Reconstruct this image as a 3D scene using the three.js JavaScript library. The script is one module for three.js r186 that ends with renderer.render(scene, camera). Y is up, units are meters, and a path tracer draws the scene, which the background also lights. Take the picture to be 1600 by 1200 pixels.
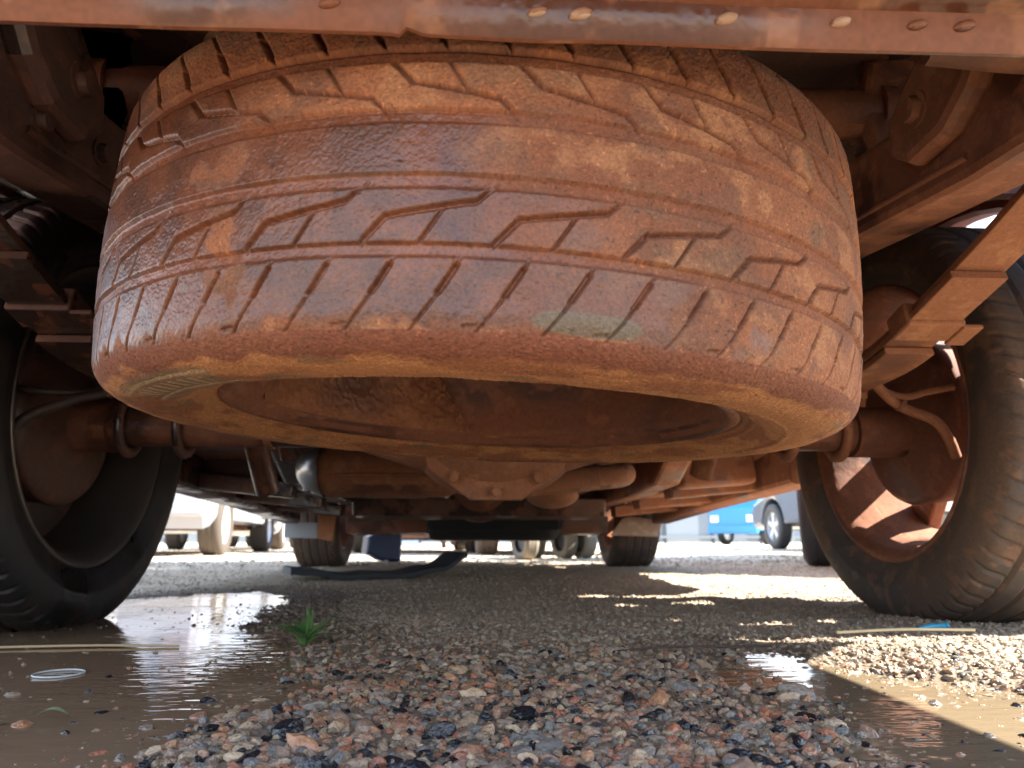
import * as THREE from 'three';
import { RoundedBoxGeometry } from 'three/addons/geometries/RoundedBoxGeometry.js';
import { mergeGeometries, mergeVertices, toCreasedNormals } from 'three/addons/utils/BufferGeometryUtils.js';

// ---------------------------------------------------------------- camera, sky, sun, exposure
const scene = new THREE.Scene();
const camera = new THREE.PerspectiveCamera(55.1, 4 / 3, 0.02, 2000);
camera.position.set(0, 0.141, 0);
{
  const P = THREE.MathUtils.degToRad(12), Y = THREE.MathUtils.degToRad(3.2);
  camera.lookAt(Math.sin(Y) * Math.cos(P), 0.141 + Math.sin(P), -Math.cos(Y) * Math.cos(P));
}
camera.focus = 0.62;
camera.userData.fStop = 10;
const sunDir = new THREE.Vector3(0.76, 0.64, 0.12).normalize();
{
  // one computed sky: blue overhead, pale towards the horizon, broken white cloud all round
  const W = 1024, H = 512, d = new Float32Array(W * H * 4);
  const hash = (a, b) => { let n = Math.imul(a | 0, 374761393) ^ Math.imul(b | 0, 668265263); n = Math.imul(n ^ (n >>> 13), 1274126177); return ((n ^ (n >>> 16)) >>> 0) / 4294967296; };
  const vnoise = (x, y) => { const xi = Math.floor(x), yi = Math.floor(y), fx = x - xi, fy = y - yi, u = fx * fx * (3 - 2 * fx), v = fy * fy * (3 - 2 * fy), a = hash(xi, yi), b = hash(xi + 1, yi), c = hash(xi, yi + 1), e = hash(xi + 1, yi + 1); return a + (b - a) * u + (c - a) * v + (a - b - c + e) * u * v; };
  for (let r = 0; r < H; r++) for (let c = 0; c < W; c++) {
    const up = ((r + 0.5) / H - 0.5) * Math.PI, az = ((c + 0.5) / W - 0.5) * 2 * Math.PI, y = Math.max(0, Math.sin(up)), x = Math.cos(az) * Math.cos(up), z = Math.sin(az) * Math.cos(up);
    const t = Math.pow(1 - y, 2.2), base = [0.10 + 0.30 * t, 0.22 + 0.27 * t, 0.46 + 0.09 * t];
    const px = x / (y + 0.18) * 1.7 + 11.3, pz = z / (y + 0.18) * 1.7 + 4.7;
    let n = 0, amp = 0.5, q = 1; for (let k = 0; k < 5; k++) { n += amp * vnoise(px * q, pz * q); amp *= 0.5; q *= 2.03; }
    const cl = Math.min(1, Math.max(0, (n - 0.42) / 0.2)), cs = cl * cl * (3 - 2 * cl) * 0.9, lit = 0.78 + 0.22 * Math.min(1, Math.max(0, (0.75 - n) / 0.25));
    const glow = 0.25 * Math.pow(Math.max(0, x * sunDir.x + y * sunDir.y + z * sunDir.z), 8), k = 4 * (r * W + c);
    [0.60, 0.63, 0.66].forEach((w, m) => { d[k + m] = (base[m] + (w * lit - base[m]) * cs) + glow; }); d[k + 3] = 1;
  }
  const t = new THREE.DataTexture(d, W, H, THREE.RGBAFormat, THREE.FloatType);
  t.mapping = THREE.EquirectangularReflectionMapping; t.magFilter = t.minFilter = THREE.LinearFilter; t.needsUpdate = true;
  scene.background = t; scene.environment = t;
}
const sun = new THREE.DirectionalLight(new THREE.Color(1, 0.95, 0.86), 5);
sun.position.copy(sunDir).multiplyScalar(30);
sun.castShadow = true;
Object.assign(sun.shadow.camera, { left: -12, right: 12, top: 12, bottom: -12, near: 1, far: 80 });
sun.shadow.mapSize.set(4096, 4096);
scene.add(sun, sun.target);
const renderer = new THREE.WebGLRenderer({ antialias: true });
renderer.shadowMap.enabled = true;
renderer.toneMapping = THREE.LinearToneMapping;
renderer.toneMappingExposure = 6.3;

// ---------------------------------------------------------------- random numbers and noise
function rngOf(seed) { let a = seed >>> 0; return () => { a = (a + 0x6D2B79F5) | 0; let t = Math.imul(a ^ (a >>> 15), 1 | a); t = (t + Math.imul(t ^ (t >>> 7), 61 | t)) ^ t; return ((t ^ (t >>> 14)) >>> 0) / 4294967296; }; }
const R0 = rngOf(7);
const rr = (a, b) => a + (b - a) * R0();
const TAB = (() => { const r = rngOf(99), t = new Float32Array(65536); for (let i = 0; i < 65536; i++) t[i] = r(); return t; })();
function vn(x, y, per = 256, seed = 0) {                        // value noise, repeats every «per» cells
  const xi = Math.floor(x), yi = Math.floor(y), fx = x - xi, fy = y - yi;
  const u = fx * fx * (3 - 2 * fx), v = fy * fy * (3 - 2 * fy);
  const m = (k) => ((k % per) + per) % per;
  const x0 = m(xi), x1 = m(xi + 1), y0 = m(yi), y1 = m(yi + 1);
  const h = (a, b) => TAB[(a * 157 + b * 311 * 7 + seed * 1013 + ((a * b * 31) & 1023)) & 65535];
  const a = h(x0, y0), b = h(x1, y0), c = h(x0, y1), d = h(x1, y1);
  return a + (b - a) * u + (c - a) * v + (a - b - c + d) * u * v;
}
function fbm(x, y, oct = 4, per = 256, seed = 0) { let s = 0, a = 0.5, t = 0; for (let i = 0; i < oct; i++) { s += a * vn(x, y, per, seed + i * 17); t += a; x *= 2; y *= 2; per *= 2; a *= 0.5; } return s / t; }
const sst = (a, b, x) => { const t = Math.min(1, Math.max(0, (x - a) / (b - a))); return t * t * (3 - 2 * t); };
const mix = (a, b, t) => a + (b - a) * t;
const mix3 = (a, b, t) => [mix(a[0], b[0], t), mix(a[1], b[1], t), mix(a[2], b[2], t)];

// ---------------------------------------------------------------- textures
const toS = (v) => { v = Math.min(1, Math.max(0, v)); return 255 * (v <= 0.0031308 ? 12.92 * v : 1.055 * Math.pow(v, 1 / 2.4) - 0.055); };
function tex(w, h, fn, srgb = true, repeat = true) {            // fn(u, v) -> [r, g, b] linear, or a number
  const d = new Uint8Array(w * h * 4);
  for (let j = 0; j < h; j++) for (let i = 0; i < w; i++) {
    const c = fn((i + 0.5) / w, (j + 0.5) / h), k = 4 * (j * w + i);
    if (typeof c === 'number') { d[k] = d[k + 1] = d[k + 2] = Math.max(0, Math.min(255, c * 255)); }
    else for (let q = 0; q < 3; q++) d[k + q] = srgb ? toS(c[q]) : Math.max(0, Math.min(255, c[q] * 255));
    d[k + 3] = 255;
  }
  const t = new THREE.DataTexture(d, w, h, THREE.RGBAFormat, THREE.UnsignedByteType);
  t.magFilter = THREE.LinearFilter; t.minFilter = THREE.LinearMipmapLinearFilter; t.generateMipmaps = true;
  t.colorSpace = srgb ? THREE.SRGBColorSpace : THREE.NoColorSpace;
  t.wrapS = t.wrapT = repeat ? THREE.RepeatWrapping : THREE.ClampToEdgeWrapping;
  t.needsUpdate = true;
  return t;
}
// caked red earth on metal: one tile is 0.6 m
const S = 768;
const bumpMud = tex(S, S, (u, v) => 0.55 * fbm(u * 12, v * 12, 5, 12, 3) + 0.45 * Math.pow(fbm(u * 60, v * 60, 3, 60, 8), 2), false);
const mudCol = (base, dark, light, seed) => tex(S, S, (u, v) => {
  const a = fbm(u * 4, v * 4, 5, 4, seed), b = fbm(u * 24, v * 24, 4, 24, seed + 5), f = vn(u * 220, v * 220, 220, seed + 9);
  let c = mix3(base, dark, sst(0.5, 0.68, a));
  c = mix3(c, light, sst(0.56, 0.72, b) * 0.6);
  const k = 0.86 + 0.28 * f;
  return [c[0] * k, c[1] * k, c[2] * k];
});
const mudRough = (lo, hi, seed) => tex(512, 512, (u, v) => mix(hi, lo, sst(0.45, 0.65, fbm(u * 4, v * 4, 5, 4, seed))), false);
const std = (o) => new THREE.MeshStandardMaterial(o);
const phys = (o) => new THREE.MeshPhysicalMaterial(o);
const M = {
  mud: std({ map: mudCol([0.25, 0.100, 0.046], [0.13, 0.052, 0.029], [0.34, 0.155, 0.074], 1), roughnessMap: mudRough(0.6, 0.95, 1), roughness: 1, bumpMap: bumpMud, bumpScale: 0.0018 }),
  mudDark: std({ map: mudCol([0.15, 0.056, 0.03], [0.06, 0.027, 0.02], [0.22, 0.085, 0.042], 21), roughnessMap: mudRough(0.3, 0.85, 21), roughness: 1, bumpMap: bumpMud, bumpScale: 0.0018 }),
  wet: std({ map: mudCol([0.035, 0.020, 0.016], [0.012, 0.012, 0.014], [0.09, 0.036, 0.02], 41), roughnessMap: mudRough(0.22, 0.6, 41), roughness: 1, bumpMap: bumpMud, bumpScale: 0.0012 }),
  mudMid: std({ map: mudCol([0.20, 0.076, 0.037], [0.085, 0.034, 0.022], [0.29, 0.115, 0.055], 31), roughnessMap: mudRough(0.5, 0.9, 31), roughness: 1, bumpMap: bumpMud, bumpScale: 0.002 }),  // half-dark copy of mud: underbody shade partly put into the colour
  mudShaded: std({ map: mudCol([0.075, 0.032, 0.020], [0.03, 0.018, 0.015], [0.13, 0.05, 0.028], 81), roughnessMap: mudRough(0.25, 0.7, 81), roughness: 1, bumpMap: bumpMud, bumpScale: 0.0018 }),  // darkest copy of mud: shade of left side and recesses painted in
  bumperMud: std({ map: mudCol([0.185, 0.064, 0.029], [0.09, 0.034, 0.02], [0.30, 0.13, 0.062], 61), roughnessMap: mudRough(0.18, 0.6, 61), roughness: 1, bumpMap: bumpMud, bumpScale: 0.001 }),
  pale: std({ map: mudCol([0.36, 0.22, 0.14], [0.24, 0.11, 0.06], [0.5, 0.36, 0.25], 47), roughness: 0.7, bumpMap: bumpMud, bumpScale: 0.002 }),
  steel: std({ color: new THREE.Color(0.35, 0.35, 0.36), metalness: 0.9, roughness: 0.32, bumpMap: bumpMud, bumpScale: 0.0006 }),
  black: std({ color: new THREE.Color(0.016, 0.017, 0.02), roughness: 0.5 }),
  rubber: std({ color: new THREE.Color(0.03, 0.03, 0.033), roughness: 0.55 }),
};

// ---------------------------------------------------------------- geometry helpers
const clean = (g) => { g = g.index ? g.toNonIndexed() : g; for (const k of Object.keys(g.attributes)) if (!['position', 'normal', 'uv'].includes(k)) g.deleteAttribute(k); return g; };
function boxUV(g, tile = 0.6) {                                 // uv in metres by the main direction of each face
  g = clean(g);
  const p = g.attributes.position, n = p.count, uv = new Float32Array(n * 2);
  const a = new THREE.Vector3(), b = new THREE.Vector3(), c = new THREE.Vector3();
  for (let i = 0; i < n; i += 3) {
    a.fromBufferAttribute(p, i); b.fromBufferAttribute(p, i + 1); c.fromBufferAttribute(p, i + 2);
    const N = b.clone().sub(a).cross(c.clone().sub(a));
    const ax = Math.abs(N.x), ay = Math.abs(N.y), az = Math.abs(N.z);
    [a, b, c].forEach((q, k) => {
      const [s, t] = ax > ay && ax > az ? [q.z, q.y] : ay > az ? [q.x, q.z] : [q.x, q.y];
      uv[2 * (i + k)] = s / tile; uv[2 * (i + k) + 1] = t / tile;
    });
  }
  g.setAttribute('uv', new THREE.BufferAttribute(uv, 2));
  return g;
}
const V = (x, y, z) => new THREE.Vector3(x, y, z);
function place(g, x, y, z, rx = 0, ry = 0, rz = 0) {
  return g.applyMatrix4(new THREE.Matrix4().makeRotationFromEuler(new THREE.Euler(rx, ry, rz)).setPosition(x, y, z));
}
const box = (w, h, d, x, y, z, rx, ry, rz, r = 0.004) => place(new RoundedBoxGeometry(w, h, d, 2, Math.min(r, w * 0.4, h * 0.4, d * 0.4)), x, y, z, rx, ry, rz);
const cyl = (r0, r1, h, x, y, z, rx, ry, rz, n = 28) => place(new THREE.CylinderGeometry(r0, r1, h, n), x, y, z, rx, ry, rz);
const tube = (pts, r, n = 40, m = 12) => new THREE.TubeGeometry(new THREE.CatmullRomCurve3(pts.map((p) => V(...p))), n, r, m);
function prism(pts, depth, bevel = 0.003, steps = 1) {          // outline in x,y pushed along z, centred
  const s = new THREE.Shape(pts.map((p) => new THREE.Vector2(...p)));
  const g = new THREE.ExtrudeGeometry(s, { depth: depth - 2 * bevel, bevelEnabled: bevel > 0, bevelSize: bevel, bevelThickness: bevel, bevelSegments: 2, bevelOffset: -bevel, steps });
  return g.translate(0, 0, -(depth - 2 * bevel) / 2);
}
const prismX = (zy, x, w, bevel) => prism(zy, w, bevel).applyMatrix4(new THREE.Matrix4().makeRotationY(-Math.PI / 2)).translate(x, 0, 0); // outline given as (z, y)
const lathe = (pts, n = 64) => new THREE.LatheGeometry(pts.map((p) => new THREE.Vector2(...p)), n);
const boltHead = (r, h, x, y, z, rx, ry, rz) => place(mergeGeometries([clean(new THREE.CylinderGeometry(r * 0.92, r, h, 6).translate(0, h / 2, 0)), clean(new THREE.CylinderGeometry(r * 1.35, r * 1.35, h * 0.25, 18).translate(0, h * 0.12, 0))]), x, y, z, rx, ry, rz);

// ---------------------------------------------------------------- naming and parenting
const taken = {};
function numbered(n) { const k = taken[n] = (taken[n] ?? -1) + 1; return k ? n + '_' + String(k).padStart(3, '0') : n; }
const origin = new WeakMap();
function tag(o, label, category, group) { o.userData.label = label; o.userData.category = category; if (group) o.userData.group = group; return o; }
function thing(name, [x, y, z], label, category, group, turn = 0) {
  const o = new THREE.Group(); o.name = numbered(name); o.position.set(x, y, z); o.rotation.y = turn; scene.add(o);
  origin.set(o, turn ? V(0, 0, 0) : V(x, y, z));
  return tag(o, label, category, group);
}
function part(name, geos, mat, parent, label) {                 // geometry in world metres (in the thing's own if the thing is turned)
  const list = (Array.isArray(geos) ? geos : [geos]).map((g) => clean(g));
  let g = list.length > 1 ? mergeGeometries(list) : list[0];
  if (!mat.userData.keepUV) g = boxUV(g);
  const o = origin.get(parent) ?? V(0, 0, 0);
  g.translate(-o.x, -o.y, -o.z);
  const m = new THREE.Mesh(g, mat); m.name = name; m.castShadow = m.receiveShadow = true;
  parent.add(m);
  origin.set(m, o);
  if (label) m.userData.label = label;
  return m;
}
function solo(name, geos, mat, pos, label, category, group) {
  const list = (Array.isArray(geos) ? geos : [geos]).map((g) => clean(g));
  let g = list.length > 1 ? mergeGeometries(list) : list[0];
  if (!mat.userData.keepUV) g = boxUV(g);
  const m = new THREE.Mesh(g, mat); m.name = numbered(name); m.position.set(...pos); m.castShadow = m.receiveShadow = true; scene.add(m);
  return tag(m, label, category, group);
}

// ---------------------------------------------------------------- the ground: heights, puddles, mud, gravel
const leftPool = [[-0.24, 0.3], [-0.22, -0.3], [-0.20, -0.53], [-0.165, -0.66], [-0.15, -0.76], [-0.19, -0.86], [-0.23, -0.96], [-0.22, -1.08], [-0.27, -1.18], [-0.36, -1.32], [-0.42, -1.6], [-0.47, -2.0], [-0.62, -2.2], [-0.78, -2.0], [-0.95, -1.8], [-1.4, -1.7], [-1.8, -0.9], [-1.4, 0.3]];
const rightPool = [[0.24, 0.1], [0.262, -0.42], [0.275, -0.55], [0.28, -0.70], [0.285, -0.86], [0.33, -0.985], [0.39, -0.98], [0.42, -0.90], [0.445, -0.80], [0.50, -0.725], [0.60, -0.69], [0.75, -0.64], [0.95, -0.45], [0.9, 0.1]];
function sdPoly(P, x, y) {                                      // negative inside
  let d = 1e9, s = 1;
  for (let i = 0, j = P.length - 1; i < P.length; j = i++) {
    const ex = P[j][0] - P[i][0], ey = P[j][1] - P[i][1], wx = x - P[i][0], wy = y - P[i][1];
    const t = Math.min(1, Math.max(0, (wx * ex + wy * ey) / (ex * ex + ey * ey)));
    d = Math.min(d, (wx - ex * t) ** 2 + (wy - ey * t) ** 2);
    const c1 = y >= P[i][1], c2 = y < P[j][1], c3 = ex * wy > ey * wx;
    if ((c1 && c2 && c3) || (!c1 && !c2 && !c3)) s = -s;
  }
  return s * Math.sqrt(d);
}
function poolDist(x, z) {
  if (x < -2 || x > 1.2 || z < -2.6 || z > 0.6) return 1;
  return Math.min(sdPoly(leftPool, x, z), sdPoly(rightPool, x, z));
}
function groundY(x, z) {
  const far = sst(3, 12, Math.hypot(x, z));
  let h = 0.005 + (fbm(x * 2.2 + 40, z * 2.2 + 40, 3, 256, 2) - 0.5) * 0.012 + (fbm(x * 14 + 20, z * 14 + 20, 3, 256, 5) - 0.5) * 0.011;
  const d = poolDist(x, z) + (fbm(x * 16 + 9, z * 16 + 9, 3, 256, 12) - 0.5) * 0.16;
  const k = 1 - sst(-0.11, 0.07, d);
  h = mix(h, -0.015 + (fbm(x * 20, z * 20, 2, 256, 15) - 0.5) * 0.016, k);
  return mix(h, 0.0, far);
}
const axis = (fine, lo, hi, far) => { const a = []; for (let v = lo; v <= hi + 1e-9; v += fine) a.push(v); let s = fine, v = hi; while (v < far) { s *= 1.13; v += s; a.push(v); } s = fine; v = lo; while (v > -far) { s *= 1.13; v -= s; a.unshift(v); } return a; };
const gx = axis(0.0085, -1.25, 1.25, 500), gz = axis(0.0095, -3.4, -0.2, 500);
const groundGeo = (() => {
  const nx = gx.length, nz = gz.length, p = new Float32Array(nx * nz * 3), uv = new Float32Array(nx * nz * 2), col = new Float32Array(nx * nz * 3), id = [];
  for (let j = 0; j < nz; j++) for (let i = 0; i < nx; i++) {
    const k = j * nx + i, x = gx[i], z = gz[j];
    p[3 * k] = x; p[3 * k + 1] = groundY(x, z); p[3 * k + 2] = z; uv[2 * k] = x / 0.8; uv[2 * k + 1] = z / 0.8;
    // damp earth round the pools and near the tail, dry sand further off
    const n = fbm(x * 3 + 7, z * 3 + 7, 4, 256, 31);
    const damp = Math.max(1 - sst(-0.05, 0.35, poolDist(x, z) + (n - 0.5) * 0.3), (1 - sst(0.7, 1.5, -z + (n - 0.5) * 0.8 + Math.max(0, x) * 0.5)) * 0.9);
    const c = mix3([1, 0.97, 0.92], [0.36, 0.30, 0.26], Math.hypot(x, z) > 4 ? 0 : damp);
    const fr = sst(3, 7, Math.hypot(x, z));  // distant ground whitened: sun glare put into its colour
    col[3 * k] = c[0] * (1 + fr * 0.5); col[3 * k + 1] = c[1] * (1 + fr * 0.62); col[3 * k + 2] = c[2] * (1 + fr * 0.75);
  }
  for (let j = 0; j < nz - 1; j++) for (let i = 0; i < nx - 1; i++) { const a = j * nx + i, b = a + 1, c = a + nx, d = c + 1; id.push(a, c, b, b, c, d); }
  const g = new THREE.BufferGeometry();
  g.setAttribute('position', new THREE.BufferAttribute(p, 3)); g.setAttribute('uv', new THREE.BufferAttribute(uv, 2)); g.setAttribute('color', new THREE.BufferAttribute(col, 3));
  g.setIndex(id); g.computeVertexNormals();
  return g;
})();
const groundMat = std({
  vertexColors: true, roughness: 0.92,
  map: tex(1024, 1024, (u, v) => { const a = fbm(u * 8, v * 8, 5, 8, 4), b = vn(u * 240, v * 240, 240, 6), c = vn(u * 96, v * 96, 96, 7); const k = 0.72 + 0.4 * a + 0.35 * (b - 0.5) + 0.25 * (c - 0.5); const q = sst(0.6, 0.9, c); return [(0.37 + 0.03 * q) * k, (0.305 - 0.02 * q) * k, (0.225 - 0.03 * q) * k]; }),
  bumpMap: tex(1024, 1024, (u, v) => 0.5 * vn(u * 110, v * 110, 110, 16) + 0.3 * vn(u * 230, v * 230, 230, 17) + 0.2 * fbm(u * 12, v * 12, 3, 12, 3), false), bumpScale: 0.006,
});
const ground = new THREE.Mesh(groundGeo, groundMat);
ground.name = 'ground'; ground.userData.kind = 'structure'; ground.receiveShadow = ground.castShadow = true;
ground.userData.label = 'gravel and sandy earth of the yard under the pickup';
scene.add(ground);

const waterMat = phys({
  color: new THREE.Color(0.25, 0.165, 0.10), roughness: 0.03, ior: 1.33,
  bumpMap: tex(1024, 1024, (u, v) => 0.35 * fbm(u * 9, v * 24, 3, 3, 71) + 0.65 * sst(0.45, 0.7, fbm(u * 3, v * 3, 2, 3, 79)) * fbm(u * 15, v * 42, 3, 3, 75), false), bumpScale: 0.0010,
});
waterMat.userData.keepUV = true;
const waterMat2 = waterMat.clone(); waterMat2.color = new THREE.Color(0.18, 0.135, 0.085); waterMat2.userData.keepUV = true;
function pool(pts, grow, mat, label) {
  let cx = 0, cz = 0; pts.forEach((p) => { cx += p[0] / pts.length; cz += p[1] / pts.length; });
  const s = new THREE.Shape(pts.map(([x, z]) => { const l = Math.hypot(x - cx, z - cz); return new THREE.Vector2(x + (x - cx) / l * grow, -(z + (z - cz) / l * grow)); }));
  const g = new THREE.ShapeGeometry(s); g.rotateX(-Math.PI / 2);
  const p = g.attributes.position, uv = g.attributes.uv;
  for (let i = 0; i < p.count; i++) uv.setXY(i, p.getX(i) / 0.5, p.getZ(i) / 0.5);
  const m = new THREE.Mesh(g, mat); m.name = numbered('puddle'); m.userData.kind = 'structure'; m.userData.label = label; m.receiveShadow = true; scene.add(m);
}
pool(leftPool, 0.09, waterMat, 'brown muddy puddle reaching under the left rear wheel');
pool(rightPool, 0.09, waterMat2, 'tan sunlit puddle at the right behind the pickup');

// stones
function stoneGeo(seed, detail = 1, flat = 0.7) {
  const r = rngOf(seed); let g = new THREE.IcosahedronGeometry(1, detail); g.deleteAttribute('uv'); g.deleteAttribute('normal'); g = mergeVertices(g, 1e-4);
  const p = g.attributes.position, cuts = [];
  for (let k = 0; k < 7; k++) { const v = V(r() - 0.5, r() - 0.5, r() - 0.5).normalize(); cuts.push([v, 0.55 + 0.3 * r()]); }
  for (let i = 0; i < p.count; i++) {
    const v = V(p.getX(i), p.getY(i), p.getZ(i)); v.multiplyScalar(0.9 + 0.28 * r());
    for (const [n, d] of cuts) { const q = v.dot(n); if (q > d) v.addScaledVector(n, (d - q) * 0.9); }
    p.setXYZ(i, v.x, v.y * flat, v.z * (0.72 + 0.2 * (seed % 3) / 3));
  }
  g = toCreasedNormals(g, 0.5);
  return g;
}
const stoneColors = [
  [0.40, 0.170, 0.10], [0.34, 0.195, 0.13], [0.30, 0.225, 0.155], [0.36, 0.27, 0.18], [0.22, 0.19, 0.16], [0.40, 0.215, 0.12], [0.27, 0.20, 0.15], [0.17, 0.165, 0.155], [0.44, 0.33, 0.22], [0.015, 0.017, 0.022], [0.02, 0.022, 0.026], [0.25, 0.21, 0.17],
];
const stoneBump = tex(256, 256, (u, v) => fbm(u * 10, v * 10, 4, 10, 51), false);
const speckle = tex(256, 256, (u, v) => { const a = fbm(u * 8, v * 8, 4, 8, 53), b = vn(u * 60, v * 60, 60, 57); const k = 0.62 + 0.55 * a + 0.4 * (b - 0.5); return [k, k * (0.97 + 0.05 * a), k * (0.93 + 0.1 * b)]; }, false);
const variants = []; for (let k = 0; k < 8; k++) variants.push(boxUV(stoneGeo(100 + k), 2.2));
const wetStone = std({ color: 0xffffff, map: speckle, roughness: 0.24, bumpMap: stoneBump, bumpScale: 0.0012 });
const dryStone = std({ color: 0xffffff, map: speckle, roughness: 0.85 });
{
  // the three hundred largest near the camera, each a stone of its own
  const mats = stoneColors.map((c, i) => std({ color: new THREE.Color(c[0] * 1.08, c[1] * 0.98, c[2] * 0.92), roughness: i === 9 || i === 10 ? 0.18 : 0.26 + 0.03 * (i % 4), map: speckle, bumpMap: stoneBump, bumpScale: 0.0012 }));
  const put = []; let tries = 0; const q = rngOf(321);
  while (put.length < 298 && tries++ < 60000) {
    const z = -(0.45 + 0.42 * Math.pow(q(), 1.3)), x = (q() * 2 - 1) * (0.70 * -z + 0.03) + 0.05 * -z;
    const d = poolDist(x, z);
    if (d < -0.01 && q() < 0.45) continue;
    if (d < -0.08 && q() < 0.35) continue;
    const s = (0.0050 + 0.0062 * Math.pow(q(), 2.2)) * (-z > 0.75 ? 0.9 : 1.05);
    if (put.some(([a, b, c]) => (a - x) ** 2 + (b - z) ** 2 < ((c + s) * 0.82) ** 2)) continue;
    put.push([x, z, s]);
    let ci = Math.floor(q() * 12); if (q() < 0.12) ci = 9;
    const m = new THREE.Mesh(variants[Math.floor(q() * 8)], mats[ci]);
    m.name = 'stone'; m.scale.set(s * (1 + 0.5 * q()), s * (0.75 + 0.4 * q()), s * (0.9 + 0.4 * q()));
    m.rotation.set((q() - 0.5) * 0.7, q() * 6.283, (q() - 0.5) * 0.7);
    m.position.set(x, Math.max(groundY(x, z), d < 0 ? -0.002 - s * 0.75 * q() : -9) + s * 0.12, z); m.castShadow = m.receiveShadow = true;
    ground.add(m);
  }
  // all the smaller gravel
  const bins = [];
  const add = (x, z, s, dry, c) => bins.push([x, z, s, dry, c]);
  const g = rngOf(555);
  const pick = (near) => { const t = g(); const c = stoneColors[t < (near ? 0.10 : 0.05) ? 9 : Math.floor(g() * 9)]; return near ? c : mix3(c, [0.29, 0.24, 0.18], 0.72); };
  for (let i = 0; i < 70000; i++) {
    const z = -(0.28 + 1.5 * Math.pow(g(), 1.15)), x = (g() * 2 - 1) * (0.78 * -z + 0.08) + 0.056 * -z;
    const d = poolDist(x, z); if (d < -0.01 && g() > (d < -0.09 ? 0.03 : d < -0.04 ? 0.2 : 0.55)) continue;
    const dry = sst(0.65, 1.3, -z + Math.max(0, x) * 0.5) > g();
    add(x, z, 0.0009 + 0.0050 * Math.pow(g(), 2.6) * (-z > 0.95 ? 0.75 : 1), dry && d > 0.12, pick(!dry));
  }
  for (let i = 0; i < 70000; i++) {
    const z = -(1.3 + 4.2 * Math.pow(g(), 1.5)), x = (g() * 2 - 1) * (0.8 * -z + 0.1) + 0.056 * -z;
    const d = poolDist(x, z); if (d < 0.02 && g() > 0.10) continue;
    add(x, z, 0.0013 + 0.0038 * Math.pow(g(), 3.2), d > 0.15, d > 0.15 ? pick(false) : mix3(pick(true), [0.08, 0.06, 0.05], 0.5));
  }
  for (let i = 0; i < 16000; i++) {
    const z = -(4 + 10 * g()), x = (g() * 2 - 1) * (0.8 * -z) + 0.056 * -z;
    add(x, z, 0.003 + 0.011 * Math.pow(g(), 3), true, mix3(pick(false), [0.4, 0.33, 0.25], 0.4));
  }
  const mtx = new THREE.Matrix4(), e = new THREE.Euler(), qu = new THREE.Quaternion();
  for (const dry of [false, true]) for (let k = 0; k < 4; k++) {
    const list = bins.filter((b, i) => b[3] === dry && i % 4 === k);
    const im = new THREE.InstancedMesh(variants[k * 2 + (dry ? 1 : 0)], dry ? dryStone : wetStone, list.length);
    list.forEach(([x, z, s, , c], i) => {
      e.set((g() - 0.5) * 1.2, g() * 6.283, (g() - 0.5) * 1.2); qu.setFromEuler(e);
      const d = poolDist(x, z);
      const y = d < 0 ? Math.max(groundY(x, z), -s * 0.5) : groundY(x, z) + s * (g() * 0.35 - 0.15);
      mtx.compose(V(x, y, z), qu, V(s * (1 + 0.6 * g()), s * (0.7 + 0.4 * g()), s * (0.9 + 0.4 * g()))); im.setMatrixAt(i, mtx);
      const v = 0.75 + 0.5 * g(); const w = dry ? 1.08 : 0.95; im.setColorAt(i, new THREE.Color(c[0] * v * w, c[1] * v * w * (dry ? 1 : 0.96), c[2] * v * w * (dry ? 1 : 0.92)));
    });
    im.name = 'gravel'; im.userData.kind = 'stuff'; im.userData.label = dry ? 'small dry gravel over the sandy yard' : 'small wet gravel round the puddles'; im.castShadow = im.receiveShadow = true;
    ground.add(im);
  }
}

// ---------------------------------------------------------------- tyres
// outline of a tyre's outside from outer bead over the tread to inner bead: [radius, y, arc s (0 at the crown)], axis along y
function tyreOutline(R, dTread, dSide) {
  const half = [[0.243, 0.096], [0.249, 0.1055], [0.256, 0.108], [0.262, 0.1105], [0.280, 0.1185], [0.300, 0.1215], [0.318, 0.1195], [0.332, 0.1145], [0.3405, 0.1075], [0.3445, 0.099]];
  for (const s of [0.085, 0.06, 0.03, 0.01]) half.push([0.35 - 0.0055 * (s / 0.1) ** 2, s]);
  const k = R / 0.35, full = [...half, ...half.slice().reverse().map(([r, y]) => [r, -y])].map(([r, y]) => V(r * k, y * k, 0));
  const curve = new THREE.CatmullRomCurve3(full, false, 'centripetal'), N = 4000, pts = curve.getPoints(N);
  const arc = [0]; for (let i = 1; i <= N; i++) arc.push(arc[i - 1] + pts[i].distanceTo(pts[i - 1]));
  const total = arc[N], out = []; let next = 0;
  for (let i = 0; i <= N; i++) if (arc[i] >= next || i === N) {
    const s = total / 2 - arc[i]; out.push({ r: pts[i].x, y: pts[i].y, s, v: arc[i] / total });
    next = arc[i] + (Math.abs(s) < 0.108 * k ? dTread : dSide);
  }
  for (let i = 0; i < out.length; i++) { const a = out[Math.max(0, i - 1)], b = out[Math.min(out.length - 1, i + 1)], l = Math.hypot(b.r - a.r, b.y - a.y); out[i].nr = -(b.y - a.y) / l; out[i].ny = (b.r - a.r) / l; }
  return { out, total };
}
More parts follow.
